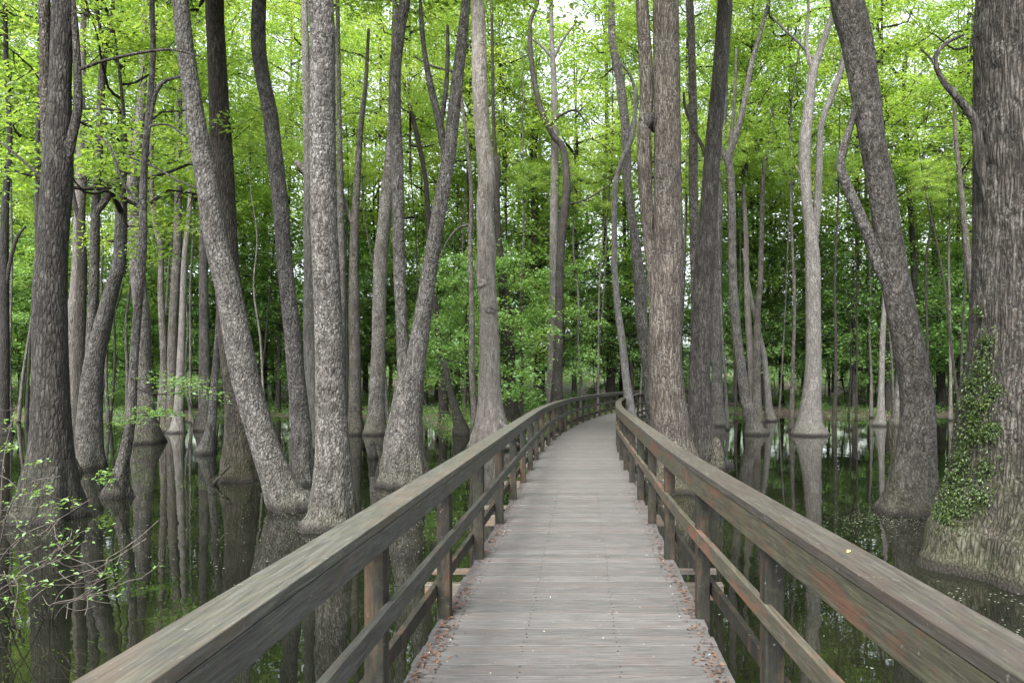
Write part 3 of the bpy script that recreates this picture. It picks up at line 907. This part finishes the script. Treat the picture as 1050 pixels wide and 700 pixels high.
tree("straight whitish trunk standing half behind the crook-topped tree",
     [(567, 432, 22), (568, 410, 17), (568, 360, 14), (569, 310, 11.5), (568, 257, 9.5), (569, 150, 8), (568, 86, 6), (566, 43, 5), (565, 0, 4)], 'pale', crown=0,
     forks=([(568, 60, 3), (578, 40, 2.5), (592, 22, 2)], [(568, 62, 3), (556, 48, 2.5), (545, 40, 2)]))
tree("dark straight trunk beyond the vanishing end of the boardwalk",
     [(626, 424, 13), (626, 400, 9.5), (627, 340, 9), (625, 290, 7.5), (621, 257, 6), (620, 200, 4.5), (622, 130, 4), (621, 0, 3)], 'dark', csc=.8)
tree("pale slim leaning trunk growing right beside the bend of the right railing",
     [(654, 464, 18), (650, 440, 12), (645, 410, 9.5), (641, 380, 8), (638, 350, 7.5), (632, 304, 6.5), (630, 257, 6), (631, 193, 5.5), (637, 167, 5), (649, 137, 5), (652, 90, 3.5)], 'pale', crown=0)
tree("slim speckled trunk left of the big burled trunk, bending left as it rises",
     [(673, 458, 24), (670, 430, 16), (665, 380, 12.5), (658, 334, 12), (656, 290, 12), (652, 250, 10), (647, 215, 9), (643, 185, 9), (642, 141, 9), (636, 86, 9), (628, 43, 8), (627, 0, 6)], 'grey', csc=.8,
     forks=([(643, 150, 4), (650, 120, 3.5), (653, 100, 3.3), (645, 75, 3), (636, 65, 2.4)],))
tree("big rough trunk behind the right railing with a dark burl and a mossy second stem",
     [(695, 505, 78), (693, 488, 62), (690, 462, 46), (687, 430, 39), (684, 399, 36), (682, 356, 34), (684, 291, 33), (685, 257, 31), (684, 171, 28), (683.6, 86, 27), (683, 0, 26)], 'ridged', near=1, flare=.12, furrow=.010, lean=0.0,
     forks=([(676, 335, 15), (672, 300, 14), (667, 260, 12), (663, 215, 13), (661, 175, 15), (660.5, 140, 15), (663, 107, 14), (662, 64, 14), (658, 0, 13)],
            [(676, 129, 14), (668, 126, 21), (661, 126, 19), (657, 128, 10)]))
tree("straight slim trunk standing between the big burled trunk and the tall leaning-right trunk",
     [(719, 470, 26), (718, 450, 18), (716, 420, 14), (714, 350, 11), (713, 279, 10), (711, 193, 10), (711, 129, 9), (709, 43, 8), (707, 0, 8)], 'grey', csc=.8)
tree("tall grey trunk tilting right toward its top, just right of the big burled trunk",
     [(725, 480, 46), (723, 467, 36), (719, 440, 26), (717, 390, 22), (720, 334, 21.5), (722, 270, 20), (725, 240, 18), (728.6, 184, 17), (733, 129, 16.5), (739, 64, 15), (743.6, 0, 15)], 'ridged', near=1, flare=.12, furrow=.006,
     forks=([(729, 175, 4), (720, 150, 4), (712, 135, 3.5), (703, 112, 3), (701, 95, 2.4)],))
tree("slim trunk with a pale flared foot behind the tall tilting trunk",
     [(736, 437, 26), (735, 420, 15), (735, 380, 11), (734, 330, 10), (736, 280, 8.5), (738, 200, 7), (742, 130, 6), (745, 60, 5), (750, 0, 4)], 'grey', csc=.8)
tree("slim tree leaning left from a cone foot in open water, splitting into two dark limbs",
     [(775, 446, 24), (771, 432, 15), (765, 412, 12), (758.6, 369, 10), (753, 313, 9), (751, 270, 8), (750, 193, 8), (747, 162, 8.5), (752, 146, 7), (761, 116, 6), (771, 64, 5), (780, 34, 4), (788.6, 0, 3.5)], 'grey', flare=.16, csc=.8,
     forks=([(747, 170, 5), (739, 150, 4.5), (737, 120, 4), (745, 100, 3)], [(749, 150, 5), (752, 115, 3.5), (754, 86, 3), (755, 50, 2)]))
tree("thin upright trunk just right of the left-leaning cone-footed tree, paler side",
     [(773, 432, 16), (773, 415, 10), (769, 356, 7), (766, 300, 6), (765, 240, 5), (762, 190, 4)], 'pale', crown=0)
tree("thin upright trunk, forking at mid height, right of the left-leaning cone-footed tree",
     [(777, 433, 15), (776, 415, 10), (776, 377, 8), (777, 321, 6.5), (780, 279, 5.5), (782, 193, 4.6), (785, 163, 4.4), (791, 133, 4), (792, 110, 3)], 'grey', crown=0,
     forks=([(783, 168, 3), (776, 155, 3), (772, 140, 2)], [(790, 125, 3), (798, 112, 2.4), (804, 100, 2)]))
tree("spindly trunk leaning left with its foot right of the thin upright pair",
     [(790, 432, 12), (788, 415, 8), (784, 370, 6), (778, 340, 4.5), (769, 300, 4), (762, 255, 3)], 'pale', crown=0)
tree("lone tree in open water with a bell-shaped foot, dividing into two wavy stems",
     [(830, 447, 44), (830, 438, 31), (831, 420, 22), (833.6, 377, 16.5), (833.6, 313, 15), (833.6, 270, 15), (832, 245, 13), (828, 215, 11), (826, 193, 11), (825, 150, 12), (830.6, 99, 10), (833.6, 73, 9), (844, 43, 7), (853, 17, 5), (856, 0, 4)], 'pale', flare=.10, lean=0.0, csc=.7,
     forks=([(833.6, 260, 9), (838, 214, 8), (840, 171, 7.5), (842, 129, 6.5), (851, 103, 6), (861, 77, 6), (866.6, 51, 5), (868, 0, 3.4)],
            [(833, 60, 3.2), (820, 45, 2.8), (806, 32, 2.4), (792, 18, 1.8)], [(833, 70, 5), (828, 55, 4.5), (827, 34, 4), (829, 15, 3), (829, 0, 2.5)], [(826, 195, 2), (821, 180, 2), (816, 170, 1.5)]))
tree("large lichen-blotched trunk leaning left on a mossy foot, with a crooked side stem",
     [(934, 530, 66), (935, 516, 57), (937, 495, 46), (940, 460, 37), (940, 410, 32), (932, 360, 30), (922.5, 310, 29), (914, 260, 27), (904, 193, 26), (895.7, 150, 25), (889, 107, 27), (878.6, 43, 30), (868, 0, 31)], 'grey', near=1, flare=.09, furrow=.008, lean=0.0,
     forks=([(917, 300, 14), (903, 275, 13), (892, 245, 12), (878, 212, 11), (866, 185, 10), (862, 168, 9), (867, 146, 8), (875, 118, 6), (878, 95, 4)],))
tree("thin dark-limbed trunk right of the blotched leaning trunk, forking in a Y near the top",
     [(941, 428, 13), (940, 400, 8), (939, 350, 6), (938, 300, 5.5), (936.4, 257, 5.5), (932, 193, 5), (929, 129, 5), (928, 64, 4.5), (943, 43, 3.5), (957, 25, 3), (975, 12, 2.5)], 'dark', crown=0,
     forks=([(928, 85, 3.5), (915, 70, 3), (904, 47, 2.8), (900, 25, 2.2)],))
tree("small slim trunk in the water between the bell-footed tree and the blotched leaning trunk",
     [(902, 437, 14), (903, 425, 8.5), (904, 390, 6), (905, 345, 5.5), (907, 310, 4.5), (908, 260, 3.5), (906, 200, 3)], 'pale', crown=0)
tree("stubby far trunk whose cone foot shows just left of the blotched leaning trunk",
     [(921, 437, 22), (921, 425, 14), (922, 400, 8), (924, 350, 6), (925, 300, 5)], 'grey', crown=0)
tree("dark bare trunk on the bank between the blotched leaning trunk and the giant",
     [(966, 424, 12), (965, 395, 9), (963, 340, 7.5), (960, 295, 6.5), (959, 270, 6), (957, 236, 4.5), (953, 215, 3)], 'dark', crown=0, name="bank_tree")
tree("slender trunk emerging close left of the giant right trunk, leaning left",
     [(1004, 440, 15), (1004, 400, 10), (1003, 340, 8.5), (997, 295, 7.5), (991, 250, 6), (985, 190, 5), (980, 140, 4), (978, 90, 3)], 'grey', crown=0)
giant_root, giant_path, giant_Y, giant_off = tree("giant deeply furrowed trunk at the right edge with a massive fluted mossy foot",
     [(1086, 577, 266), (1086, 568, 260), (1086, 555, 250), (1087, 540, 238), (1087, 515, 218), (1087, 480, 200), (1086, 420, 186), (1085, 370, 166), (1084, 300, 154), (1084, 230, 150), (1084, 100, 148), (1084, 0, 146)], 'giant', near=2, flare=.06, furrow=.024, lean=0.0, yfix=False, name="giant_tree",
     group=None, forks=([(1018, 215, 14), (1008, 180, 12), (1003, 150, 10.5), (1001, 128, 9.5), (990, 110, 8), (974, 92, 6.3), (963, 76, 5.2), (959, 58, 4.6), (971, 44, 4), (988, 36, 2.6)], [(963, 74, 3), (956, 62, 2.5), (944, 50, 1.8)],))

tree("small burl-topped knee of wood beside the foot of the tall tilting trunk", [(736, 483, 16), (736, 470, 13), (735, 458, 10), (734, 450, 6)], 'grey', crown=0, name="root_knee", cat="root knee", group="woody knees rising from the water", broken=True, flare=.2)
tree("slim broken stub standing in the water just left of the blotched leaning trunk's foot", [(918, 488, 15), (917, 470, 9), (915, 450, 8), (913, 432, 6)], 'brown', crown=0, name="root_knee", cat="root knee", group="woody knees rising from the water", broken=True, flare=.2)
tree("short pale knee in the water between the thick foreground trunk and the twin-stem tree", [(382, 470, 10), (382, 462, 7), (381, 452, 5)], 'grey', crown=0, name="root_knee", cat="root knee", group="woody knees rising from the water", broken=True, flare=.2)
tree("low knee in the water beside the foot of the broken leaning trunk", [(78, 486, 12), (77, 478, 8), (76, 470, 5)], 'brown', crown=0, name="root_knee", cat="root knee", group="woody knees rising from the water", broken=True, flare=.2)


# ------------------------------------------------------------------ background wood
r = np.random.default_rng(99)
def simple_tree(x, y, h, rad, bark, tpl, csc, zc, label, group, name, lean=.05, ctop=None, seg=8):
    z0 = float(ground_z(np.array(x), np.array(y))) if y > float(shore(np.array(x))) else WATER
    root = empty(name, (x, y, max(z0, WATER)))
    tag(root, label, "tree", group)
    lx, ly = r.normal(0, lean, 2)
    P = []
    n = 6
    for i in range(n + 1):
        t = i / n
        P.append((lx * h * t + r.normal(0, .05 + .1 * t), ly * h * t + r.normal(0, .1 * t), -.5 + (h + .5) * t, rad * (1.5 if i == 0 else 1.0) * (1 - .75 * t)))
    Vt, Qt = tube(np.array(P), seg, .8, int(r.integers(1000)), .05)
    link("trunk", mesh_np("trunk", Vt, Qt, BARK[bark]), root)
    P = np.array(P)
    for (tp, zz, s) in zip(tpl, zc, csc):
        i = int(np.argmin(np.abs(P[:, 2] - zz)))
        put_crown(root, tp[int(r.integers(len(tp)))], (P[i, 0], P[i, 1], zz), r.uniform(0, 6.28), (s, s, s * r.uniform(.85, 1.2)))
    return root

# leafy trees standing among the traced ones (upper canopy between 18 and 44 m away)
def seen_x(px, Y): return (px - VX) / F * Y
mids = [(12, 33), (112, 38), (195, 39), (235, 40), (345, 39), (430, 38), (478, 40),
        (526, 43), (612, 42), (752, 40), (798, 41), (878, 42), (915, 38), (985, 39), (1030, 40), (-30, 34), (1085, 36)]
mid_labels = ["young leafy tree left of the massive left trunk, close to the left border",
 "young leafy tree behind the broken leaning trunk", "young leafy tree among the four slim trunks at left", "young leafy tree just left of the broad dark trunk, half behind it",
 "young leafy tree behind the thick foreground trunk", "young leafy tree seen between the stems of the twin-stem tree", "young leafy tree just left of the pale bare trunk",
 "young leafy tree right of the pale bare trunk, before the thin dark one", "young leafy tree left of the boardwalk's vanishing end", "young leafy tree right of the tall tilting trunk",
 "young leafy tree just left of the bell-footed tree", "young leafy tree between the bell-footed tree and the blotched leaning trunk", "young leafy tree crossing behind the blotched leaning trunk",
 "young leafy tree close left of the giant trunk", "young leafy tree half hidden by the giant trunk's upper left edge", "young leafy tree beyond the left border, its crown reaching in", "young leafy tree behind the giant trunk",
 "young leafy tree whose crown fills the gap left of the tall tilting trunk", "young leafy tree behind the slim left-leaning speckled trunk"]
mids += [(697, 39), (655, 40)]
for k, (px, Y) in enumerate(mids):
    h = r.uniform(21, 26)
    rad = r.uniform(.045, .08)
    s = r.uniform(.85, 1.15)
    zlow = 1.6 + .30 * Y + r.uniform(-1, 1.5)
    simple_tree(seen_x(px, Y), Y, h, rad, ('grey', 'dark')[k % 2], (TPL_CANOPY, TPL_CANOPY), (s, s), (zlow, zlow + 6.5), 
                mid_labels[k], "thin leafy trees between the swamp trunks", "young_tree", .03)

# canopy right over the walk and behind the first trunks: high crowns on slim stems outside the walk
# the wood on the far bank
cnt = 0
for row, (y0, n, x0, x1) in enumerate(((46, 22, -44, 34), (54, 22, -52, 42), (64, 22, -60, 52), (75, 18, -66, 58))):
    for i in range(n):
        x = x0 + (x1 - x0) * (i + r.uniform(.1, .9)) / n
        y = max(y0 + r.uniform(-2.5, 3.5), float(shore(np.array(x))) + 1.0)
        if abs(x - path_c(min(52, y))[0]) < 2.2: x += 4
        h = r.uniform(25, 31) if row < 2 else r.uniform(20, 26)
        s = r.uniform(.9, 1.2)
        simple_tree(x, y, h, r.uniform(.08, .2), ('dark', 'grey', 'brown', 'dark')[int(r.integers(4))], (TPL_FARTOP, TPL_FAR) + ((TPL_FARTOP,) if row < 2 else ()), (s, s * .95, s * .9),
                    (h - 9.5 * s, r.uniform(2.2, 5), h - 17 * s), "tall trunk in the green wood on the far bank", "trees of the wood on the far bank", "forest_tree", .03, seg=7)
        cnt += 1
# saplings at the water's edge
for i in range(80):
    x = -48 + 90 * (i + r.uniform(.1, .9)) / 80
    y = float(shore(np.array(x))) + (r.uniform(1.5, 6) if i % 2 else r.uniform(6, 16))
    if abs(x - path_c(min(52, y))[0]) < 2.0: continue
    h = r.uniform(6, 10)
    simple_tree(x, y, h, r.uniform(.03, .06), 'dark', (TPL_UNDER if i % 2 else TPL_LIGHT,), (r.uniform(.85, 1.2),), (r.uniform(1.4, 3.2),),
                "spindly sapling with dark or brightened green foliage at the far water's edge", "saplings along the far water's edge", "sapling", .05, seg=6)
for i in range(90):
    x = -48 + 90 * (i + r.uniform(.1, .9)) / 90
    y = float(shore(np.array(x))) + (r.uniform(2.5, 12) if i % 3 else r.uniform(10, 24))
    if abs(x - path_c(min(52, y))[0]) < 1.8: continue
    root = empty("bush", (x, y, float(ground_z(np.array(x), np.array(y)))))
    tag(root, "low dark green bush on the brown leaf-covered far bank", "bush", "bushes on the far bank")
    s = r.uniform(.5, 1.0)
    put_crown(root, TPL_BUSH[i % 5], (0, 0, 0), r.uniform(0, 6.28), (s * 1.2, s * 1.2, s), ("stems", "foliage"))

# the wood beyond: one mass nobody could count
mb = MB()
P = []
for i in range(3200):
    x = r.uniform(-95, 85); y = r.uniform(82, 112)
    z = abs(r.normal(0, 1)) * 9 * .7 if r.random() < .8 else r.uniform(0, 18)
    z = min(z, 17) if i > 1500 else r.uniform(.3, 5)
    z += max(0, (y - 70)) * .03
    P.append(spray_points(np.array([x, y, z]), r.uniform(1.0, 2.0), 34, r, .3))
P = np.concatenate(P)
Vl, Ql, tt = leaves(P, .42, .3, None, 5)
o = link("far_wood", mesh_np("far_wood", Vl, Ql, LEAF['far'], tt, smooth=False))
tag(o, "deep green mass of the distant wood behind the bank trees", "wood", kind="stuff")

# low plants and ferns covering the bank
P = []
for i in range(3400):
    x = r.uniform(-60, 50); y = float(shore(np.array(x))) + abs(r.normal(0, 1)) * 9 + .3
    if abs(x - path_c(min(52, y))[0]) < 1.6: continue
    if math.sin(x * .8 + 1) + math.sin(y * .5 + x * .3) + r.normal(0, .6) < -.1: continue
    z = float(ground_z(np.array(x), np.array(y)))
    P.append(spray_points(np.array([x, y, z + .18]), r.uniform(.25, .6), 26, r, .35))
P = np.concatenate(P)
Vl, Ql, tt = leaves(P, .15, .5, None, 9)
o = link("undergrowth", mesh_np("undergrowth", Vl, Ql, LEAF['under'], tt, smooth=False))
tag(o, "low green undergrowth covering the far bank", "undergrowth", kind="stuff")

P = []
for i in range(2200):
    x = r.uniform(-55, 48); y = float(shore(np.array(x))) + r.uniform(-.2, 3.5)
    if abs(x - path_c(min(52, y))[0]) < 1.6: continue
    if math.sin(x * 1.7) + math.sin(x * .6 + 2) + r.normal(0, .6) < -.3: continue
    P.append(spray_points(np.array([x, y, max(float(ground_z(np.array(x), np.array(y))), WATER) + .12]), r.uniform(.15, .4), 20, r, .4))
P = np.concatenate(P)
Vl, Ql, tt = leaves(P, .12, .3, None, 19)
o = link("shore_grass", mesh_np("shore_grass", Vl, Ql, LEAF['far'], tt, smooth=False))
tag(o, "low green grass and weeds fringing the far water's edge", "grass", kind="stuff")

# slim stems standing far out at the edge of the flooded part
for px in (18, 28, 63, 100, 112, 131, 160, 200, 232, 262, 275, 300, 356, 400, 470, 535, 596, 612, 668, 695, 748, 812, 855, 870, 893, 950, 975, 990):
    Y = r.uniform(33, 45)
    X = seen_x(px, Y)
    if abs(X - path_c(min(52, Y))[0]) < 1.8: continue
    simple_tree(X, Y, r.uniform(13, 20), r.uniform(.05, .11), ('dark', 'grey', 'pale')[int(r.integers(3))], (TPL_UMB,), (r.uniform(.4, .55),), (r.uniform(11.5, 13),),
                "slender stem rising between the thicker trunks near the far edge of the water", "slender stems near the far edge of the water", "slender_tree", .06)

r = np.random.default_rng(321)
from mathutils.bvhtree import BVHTree
# ---- climbing vine on the giant trunk
gt = [c for c in giant_root.children if c.name.startswith("trunk")][0]
gm = gt.data
gv = [Vector(v.co) + giant_root.location for v in gm.vertices]
bvh = BVHTree.FromPolygons(gv, [tuple(p.vertices) for p in gm.polygons])
region = [(1014, 350, 12), (1010, 372, 17), (1006, 320, 7), (1012, 445, 14), (1001, 392, 18), (998, 412, 20), (1000, 430, 20), (994, 450, 18), (988, 470, 18), (982, 488, 22), (978, 506, 24), (988, 520, 18), (968, 520, 14), (1012, 385, 9), (1012, 415, 9), (1012, 480, 16), (1006, 510, 16), (972, 532, 14), (1022, 400, 12), (1020, 440, 12)]
eye = Vector((0, 0, EYE))
P = []; D = []
stems = MB()
prev = None
for (px, py, rad) in region:
    for k in range(int(rad * 20.0)):
        a = r.uniform(0, 6.28); q = abs(r.normal(0, .5)) * rad
        x, y = px + q * math.cos(a), py + q * math.sin(a) * 1.1
        dirv = Vector(((x - VX) / F, 1, -(y - VY) / F)).normalized()
        hit, nrm, idx, dist = bvh.ray_cast(eye, dirv)
        if hit is None: continue
        if nrm.dot(dirv) > 0: nrm = -nrm
        P.append(np.array(hit + nrm * r.uniform(.01, .07))); D.append(np.array([nrm.x * .5 + r.normal(0, .4), nrm.y * .5, -1.0]))
P = np.array(P); D = np.array(D)
Vl, Ql, tt = leaves(P, .042, .1, None, 44, dirs=D, wid=.6)
vroot = empty("climbing_vine", tuple(P[0]))
tag(vroot, "dark green leafy vine climbing the left side of the giant trunk", "vine")
link("leaves", mesh_np("leaves", Vl - P[0], Ql, LEAF['vine'], tt, smooth=False), vroot)
pts = []
for (px, py) in [(975, 545), (978, 515), (985, 485), (992, 455), (1000, 425), (1001, 395), (1004, 370), (1009, 345), (1012, 325)]:
    hit, nrm, idx, dist = bvh.ray_cast(eye, Vector(((px - VX) / F, 1, -(py - VY) / F)).normalized())
    if hit is not None: pts.append((hit.x, hit.y - .01, hit.z, .012))
Vt, Qt = tube(np.array(pts), 6, .08, 3, .05)
link("stem", mesh_np("stem", Vt - P[0], Qt, BARK['dark']), vroot)

# ---- leafy shrub over the water at left, with bare pale twigs
def px3(px, py, Y): return P3(px, py, Y)
def shrub(label, foot, branches, name="water_shrub", grp="shrubs leaning over the water"):
    root = empty(name, tuple(foot)); tag(root, label, "shrub", grp)
    tw = MB(); LP = []
    for (pts, rad0, nl, leafy) in branches:
        path = []
        n = len(pts)
        for i, p in enumerate(pts):
            path.append((*p, rad0 * (1 - .8 * i / (n - 1))))
        Vt, Qt = tube(np.array(path), 6, .06, 1, .03); tw.add(Vt - foot, Qt)
        PP = np.array(path)[:, :3]
        L_ = np.linalg.norm(PP[-1] - PP[0])
        for q in range(int(3 + L_ * 4)):
            t = r.uniform(.2, 1.0) * (n - 1); i = min(int(t), n - 2); f = t - i
            b = PP[i] * (1 - f) + PP[i + 1] * f
            e = b + np.array([r.normal(0, .22), r.normal(0, .22), r.normal(.03, .10)])
            Vt, Qt = tube(limb_path(b, e, .0042, .0018, r, .08, 3), 3, .1, 1, 0, close=False); tw.add(Vt - foot, Qt)
            if leafy and r.random() < leafy:
                m = int(nl * .65 * r.uniform(.5, 1.4)) + 1
                LP.append(spray_points(e, r.uniform(.08, .17), m, r, .12))
    link("twigs", mesh_np("twigs", np.concatenate(tw.v), np.concatenate(tw.q), M_TWIG), root)
    if LP:
        LP = np.concatenate(LP) - foot
        Vl, Ql, tt = leaves(LP, .055, .9, np.full(len(LP), .6), 7)
        link("foliage", mesh_np("foliage", Vl, Ql, LEAF['under'], tt, smooth=False), root)
Y = 7.2
foot = px3(-8, 600, 8.0); foot[2] = WATER - .1
shrub("leafy green shrub leaning over the water in front of the massive left trunk's foot", foot,
      [([foot, px3(0, 560, 7.6), px3(10, 520, 7.3), px3(30, 495, 7.0), px3(62, 488, 6.8)], .010, 14, .5),
       ([foot, px3(0, 575, 7.6), px3(25, 548, 7.2), px3(60, 532, 7.0), px3(92, 512, 6.9)], .009, 12, .5),
       ([foot, px3(5, 590, 7.6), px3(18, 600, 7.2), px3(12, 640, 6.9)], .010, 10, .5),
       ([foot, px3(0, 540, 7.6), px3(3, 480, 7.4), px3(10, 440, 7.4), px3(22, 405, 7.5)], .011, 12, .7),
       ([foot, px3(20, 592, 7.0), px3(50, 574, 6.6), px3(62, 556, 6.5)], .008, 9, .8)])
foot2 = px3(52, 640, 7.0); foot2[2] = WATER - .1
shrub("sparse twiggy shrub with few leaves low over the water at lower left", foot2,
      [([foot2, px3(60, 610, 6.6), px3(88, 590, 6.4), px3(118, 572, 6.3), px3(150, 552, 6.3)], .006, 6, .35),
       ([foot2, px3(52, 620, 6.6), px3(80, 612, 6.4), px3(105, 590, 6.3), px3(110, 572, 6.3)], .006, 8, .5),
       ([foot2, px3(30, 622, 6.6), px3(15, 612, 6.4), px3(4, 585, 6.3)], .007, 5, .4),
       ([foot2, px3(70, 618, 6.5), px3(120, 602, 6.4)], .005, 5, .4)])
foot3 = px3(150, 512, 14.0); foot3[2] = WATER - .1
# small sprays of green low over the water left of the middle
for (px, py, Yd, lab) in ((445, 445, 27, "small leafy shrub at the water's edge between the twin-stem tree and the pale bare trunk"),
                          (135, 452, 25, "small leafy shrub behind the slim curved trunk at left")):
    f = px3(px, py, Yd); f[2] = WATER - .1
    br = []
    for k in range(7):
        a = r.uniform(0, 6.28); e = f + np.array([math.cos(a) * r.uniform(.5, 1.3), math.sin(a) * .8, r.uniform(.9, 2.4)])
        br.append(([f, (f + e) / 2 + np.array([0, 0, .25]), e], .014, 14, .95))
    shrub(lab, f, br)

# ---- dry leaves along both deck edges
P = []
for side in (-1, 1):
    for k in range(1500 if side < 0 else 1200):
        s_ = 2.2 + abs(r.normal(0, 1)) * 3.2 if r.random() < .75 else r.uniform(2, 26)
        cl = math.sin(s_ * 2.1 + side) * .5 + math.sin(s_ * 5.3) * .3
        e = abs(r.normal(0, .045 + .03 * max(cl, 0)))
        if r.random() > .55 + .45 * cl: continue
        p = frame(s_, side * (.74), .004 + r.uniform(0, .012)); p[0] += side * (.115 - e)
        P.append(p)
P = np.array(P)
Vl, Ql, tt = leaves(P, .034, 1.1, None, 71, wid=.5)
tag(link("leaf_litter", mesh_np("leaf_litter", Vl, Ql, M_DRY, tt, smooth=False)), "dry red-brown leaf litter lying along the edges of the deck", "leaf litter", kind="stuff")
P = []
for k in range(200):
    s_ = r.uniform(2.2, 20)
    P.append(frame(s_, r.uniform(-.72, .72), .003))
for k in range(120):
    s_ = r.uniform(2.2, 14)
    P.append(frame(s_, -.74 if r.random() < .5 else .74, .003) + np.array([r.normal(0, .04), 0, 0]))
P = np.array(P)
Vl, Ql, tt = leaves(P, .017, 2.5, None, 72, wid=.6)
tag(link("fallen_petals", mesh_np("fallen_petals", Vl, Ql, M_FLECK, tt, smooth=False)), "tiny pale fallen petals scattered over the grey deck", "petals", kind="stuff")
P = np.array([P3(889, 599, 0)] * 1) * 0
o_ = frame(2.35, .885, TOP + .004)
Vl, Ql, tt = leaves(np.array([o_]), .028, 3, None, 3)
o = link("yellow_leaf", mesh_np("yellow_leaf", Vl - o_, Ql, simple_mat("yellow_leaf", (.45, .36, .08), (.55, .45, .12)), None, smooth=False), None, tuple(o_))
tag(o, "single tiny yellow leaf lying on the right railing's top board", "leaf")

# ---- specks floating on the water
P = []
def cloud(px, py, sx, sy, n):
    for _ in range(n):
        x = px + r.normal(0, sx); y = max(py + r.normal(0, sy), 402)
        Yd = (EYE - WATER) * F / (y - VY)
        P.append([(x - VX) / F * Yd, Yd, WATER + .004])
cloud(905, 530, 26, 5, 300); cloud(885, 545, 25, 8, 90); cloud(985, 640, 60, 22, 40); cloud(1040, 655, 20, 6, 50); cloud(840, 500, 40, 20, 40)
cloud(430, 530, 20, 20, 130); cloud(260, 560, 40, 30, 60); cloud(90, 548, 60, 12, 90); cloud(900, 462, 60, 8, 120); cloud(330, 455, 100, 8, 120)
cloud(800, 620, 60, 40, 15); cloud(297, 528, 25, 4, 60); cloud(345, 550, 30, 5, 80); cloud(250, 498, 22, 4, 60); cloud(48, 545, 35, 5, 90); cloud(935, 536, 32, 4, 120); cloud(1000, 612, 40, 6, 70)
P = np.array(P)
Vl, Ql, tt = leaves(P, .030, 60, None, 73, wid=.7)
Vl[:, 2] = WATER + .004 + (Vl[:, 2] - WATER - .004) * .05
tag(link("floating_debris", mesh_np("floating_debris", Vl, Ql, M_DUCK, tt, smooth=False)), "pale specks and leaf bits floating on the dark water", "debris", kind="stuff")

# ---- fallen wood
def log(label, pts, rad, bark, name="fallen_log", cat="log", twig=()):
    path = np.array([(*p, rad * (1 - .5 * i / (len(pts) - 1))) for i, p in enumerate(pts)])
    o0 = path[0, :3].copy()
    root = empty(name, tuple(o0)); tag(root, label, cat)
    Vt, Qt = tube(path, 10, .2, 5, .06)
    link("stem", mesh_np("stem", Vt - o0, Qt, BARK[bark]), root)
    for tp in twig:
        Vt, Qt = tube(np.array([(*p, rad * .5 * (1 - .6 * i / (len(tp) - 1))) for i, p in enumerate(tp)]), 7, .15, 5, .05)
        link("limb", mesh_np("limb", Vt - o0, Qt, BARK[bark]), root)
g0 = lambda x, y: float(ground_z(np.array(x), np.array(y)))
xa, ya = seen_x(872, 51), 51.5; xb, yb_ = seen_x(903, 50), 50.0
log("pale fallen log on the brown bank, left of the blotched leaning trunk", [(xa, ya, g0(xa, ya) + .75), ((xa + xb) / 2, (ya + yb_) / 2, g0(xa, ya) + .35), (xb, yb_, g0(xb, yb_) + .12)], .13, 'pale')
a = P3(216, 492, 15.6); a[2] = WATER - .05
b = P3(236, 477, 16.0)
log("short forked dead branch poking from the water left of the broad dark trunk's foot", [a, (a + b) / 2 + np.array([0, 0, .03]), b], .045, 'grey', "dead_branch", "branch",
    twig=([b, P3(226, 486, 15.6), P3(214, 493, 15.3) * np.array([1, 1, 1])],))

# ---- knots on the pale bare trunk
for (kx, ky, rad) in ((494, 292, 5.0), (504, 318, 5.5), (495, 47, 3.6), (499, 268, 3.0)):
    arr = np.array(snag_path)
    c = P3(kx, ky, snag_Y)
    i = int(np.argmin(np.abs(arr[:, 2] - c[2])))
    ax = arr[i, :3]; rr = arr[i, 3]
    sx = np.clip((c[0] - ax[0]) / max(rr, .05), -.9, .9)
    nrm = np.array([sx, -math.sqrt(1 - sx * sx), .05])
    b0 = np.array([ax[0], snag_Y, c[2]]) + nrm * rr * .75
    k = rad / F * snag_Y
    Vt, Qt = tube(np.array([(*b0, k * 1.2), (*(b0 + nrm * k * .35), k), (*(b0 + nrm * k * .6), k * .75), (*(b0 + nrm * k * .5), k * .3)]), 10, k * .4, 3, .10)
    link("knot", mesh_np("knot", Vt - snag_off, Qt, BARK['dead']), snag_root)

print("objects", len(bpy.data.objects))
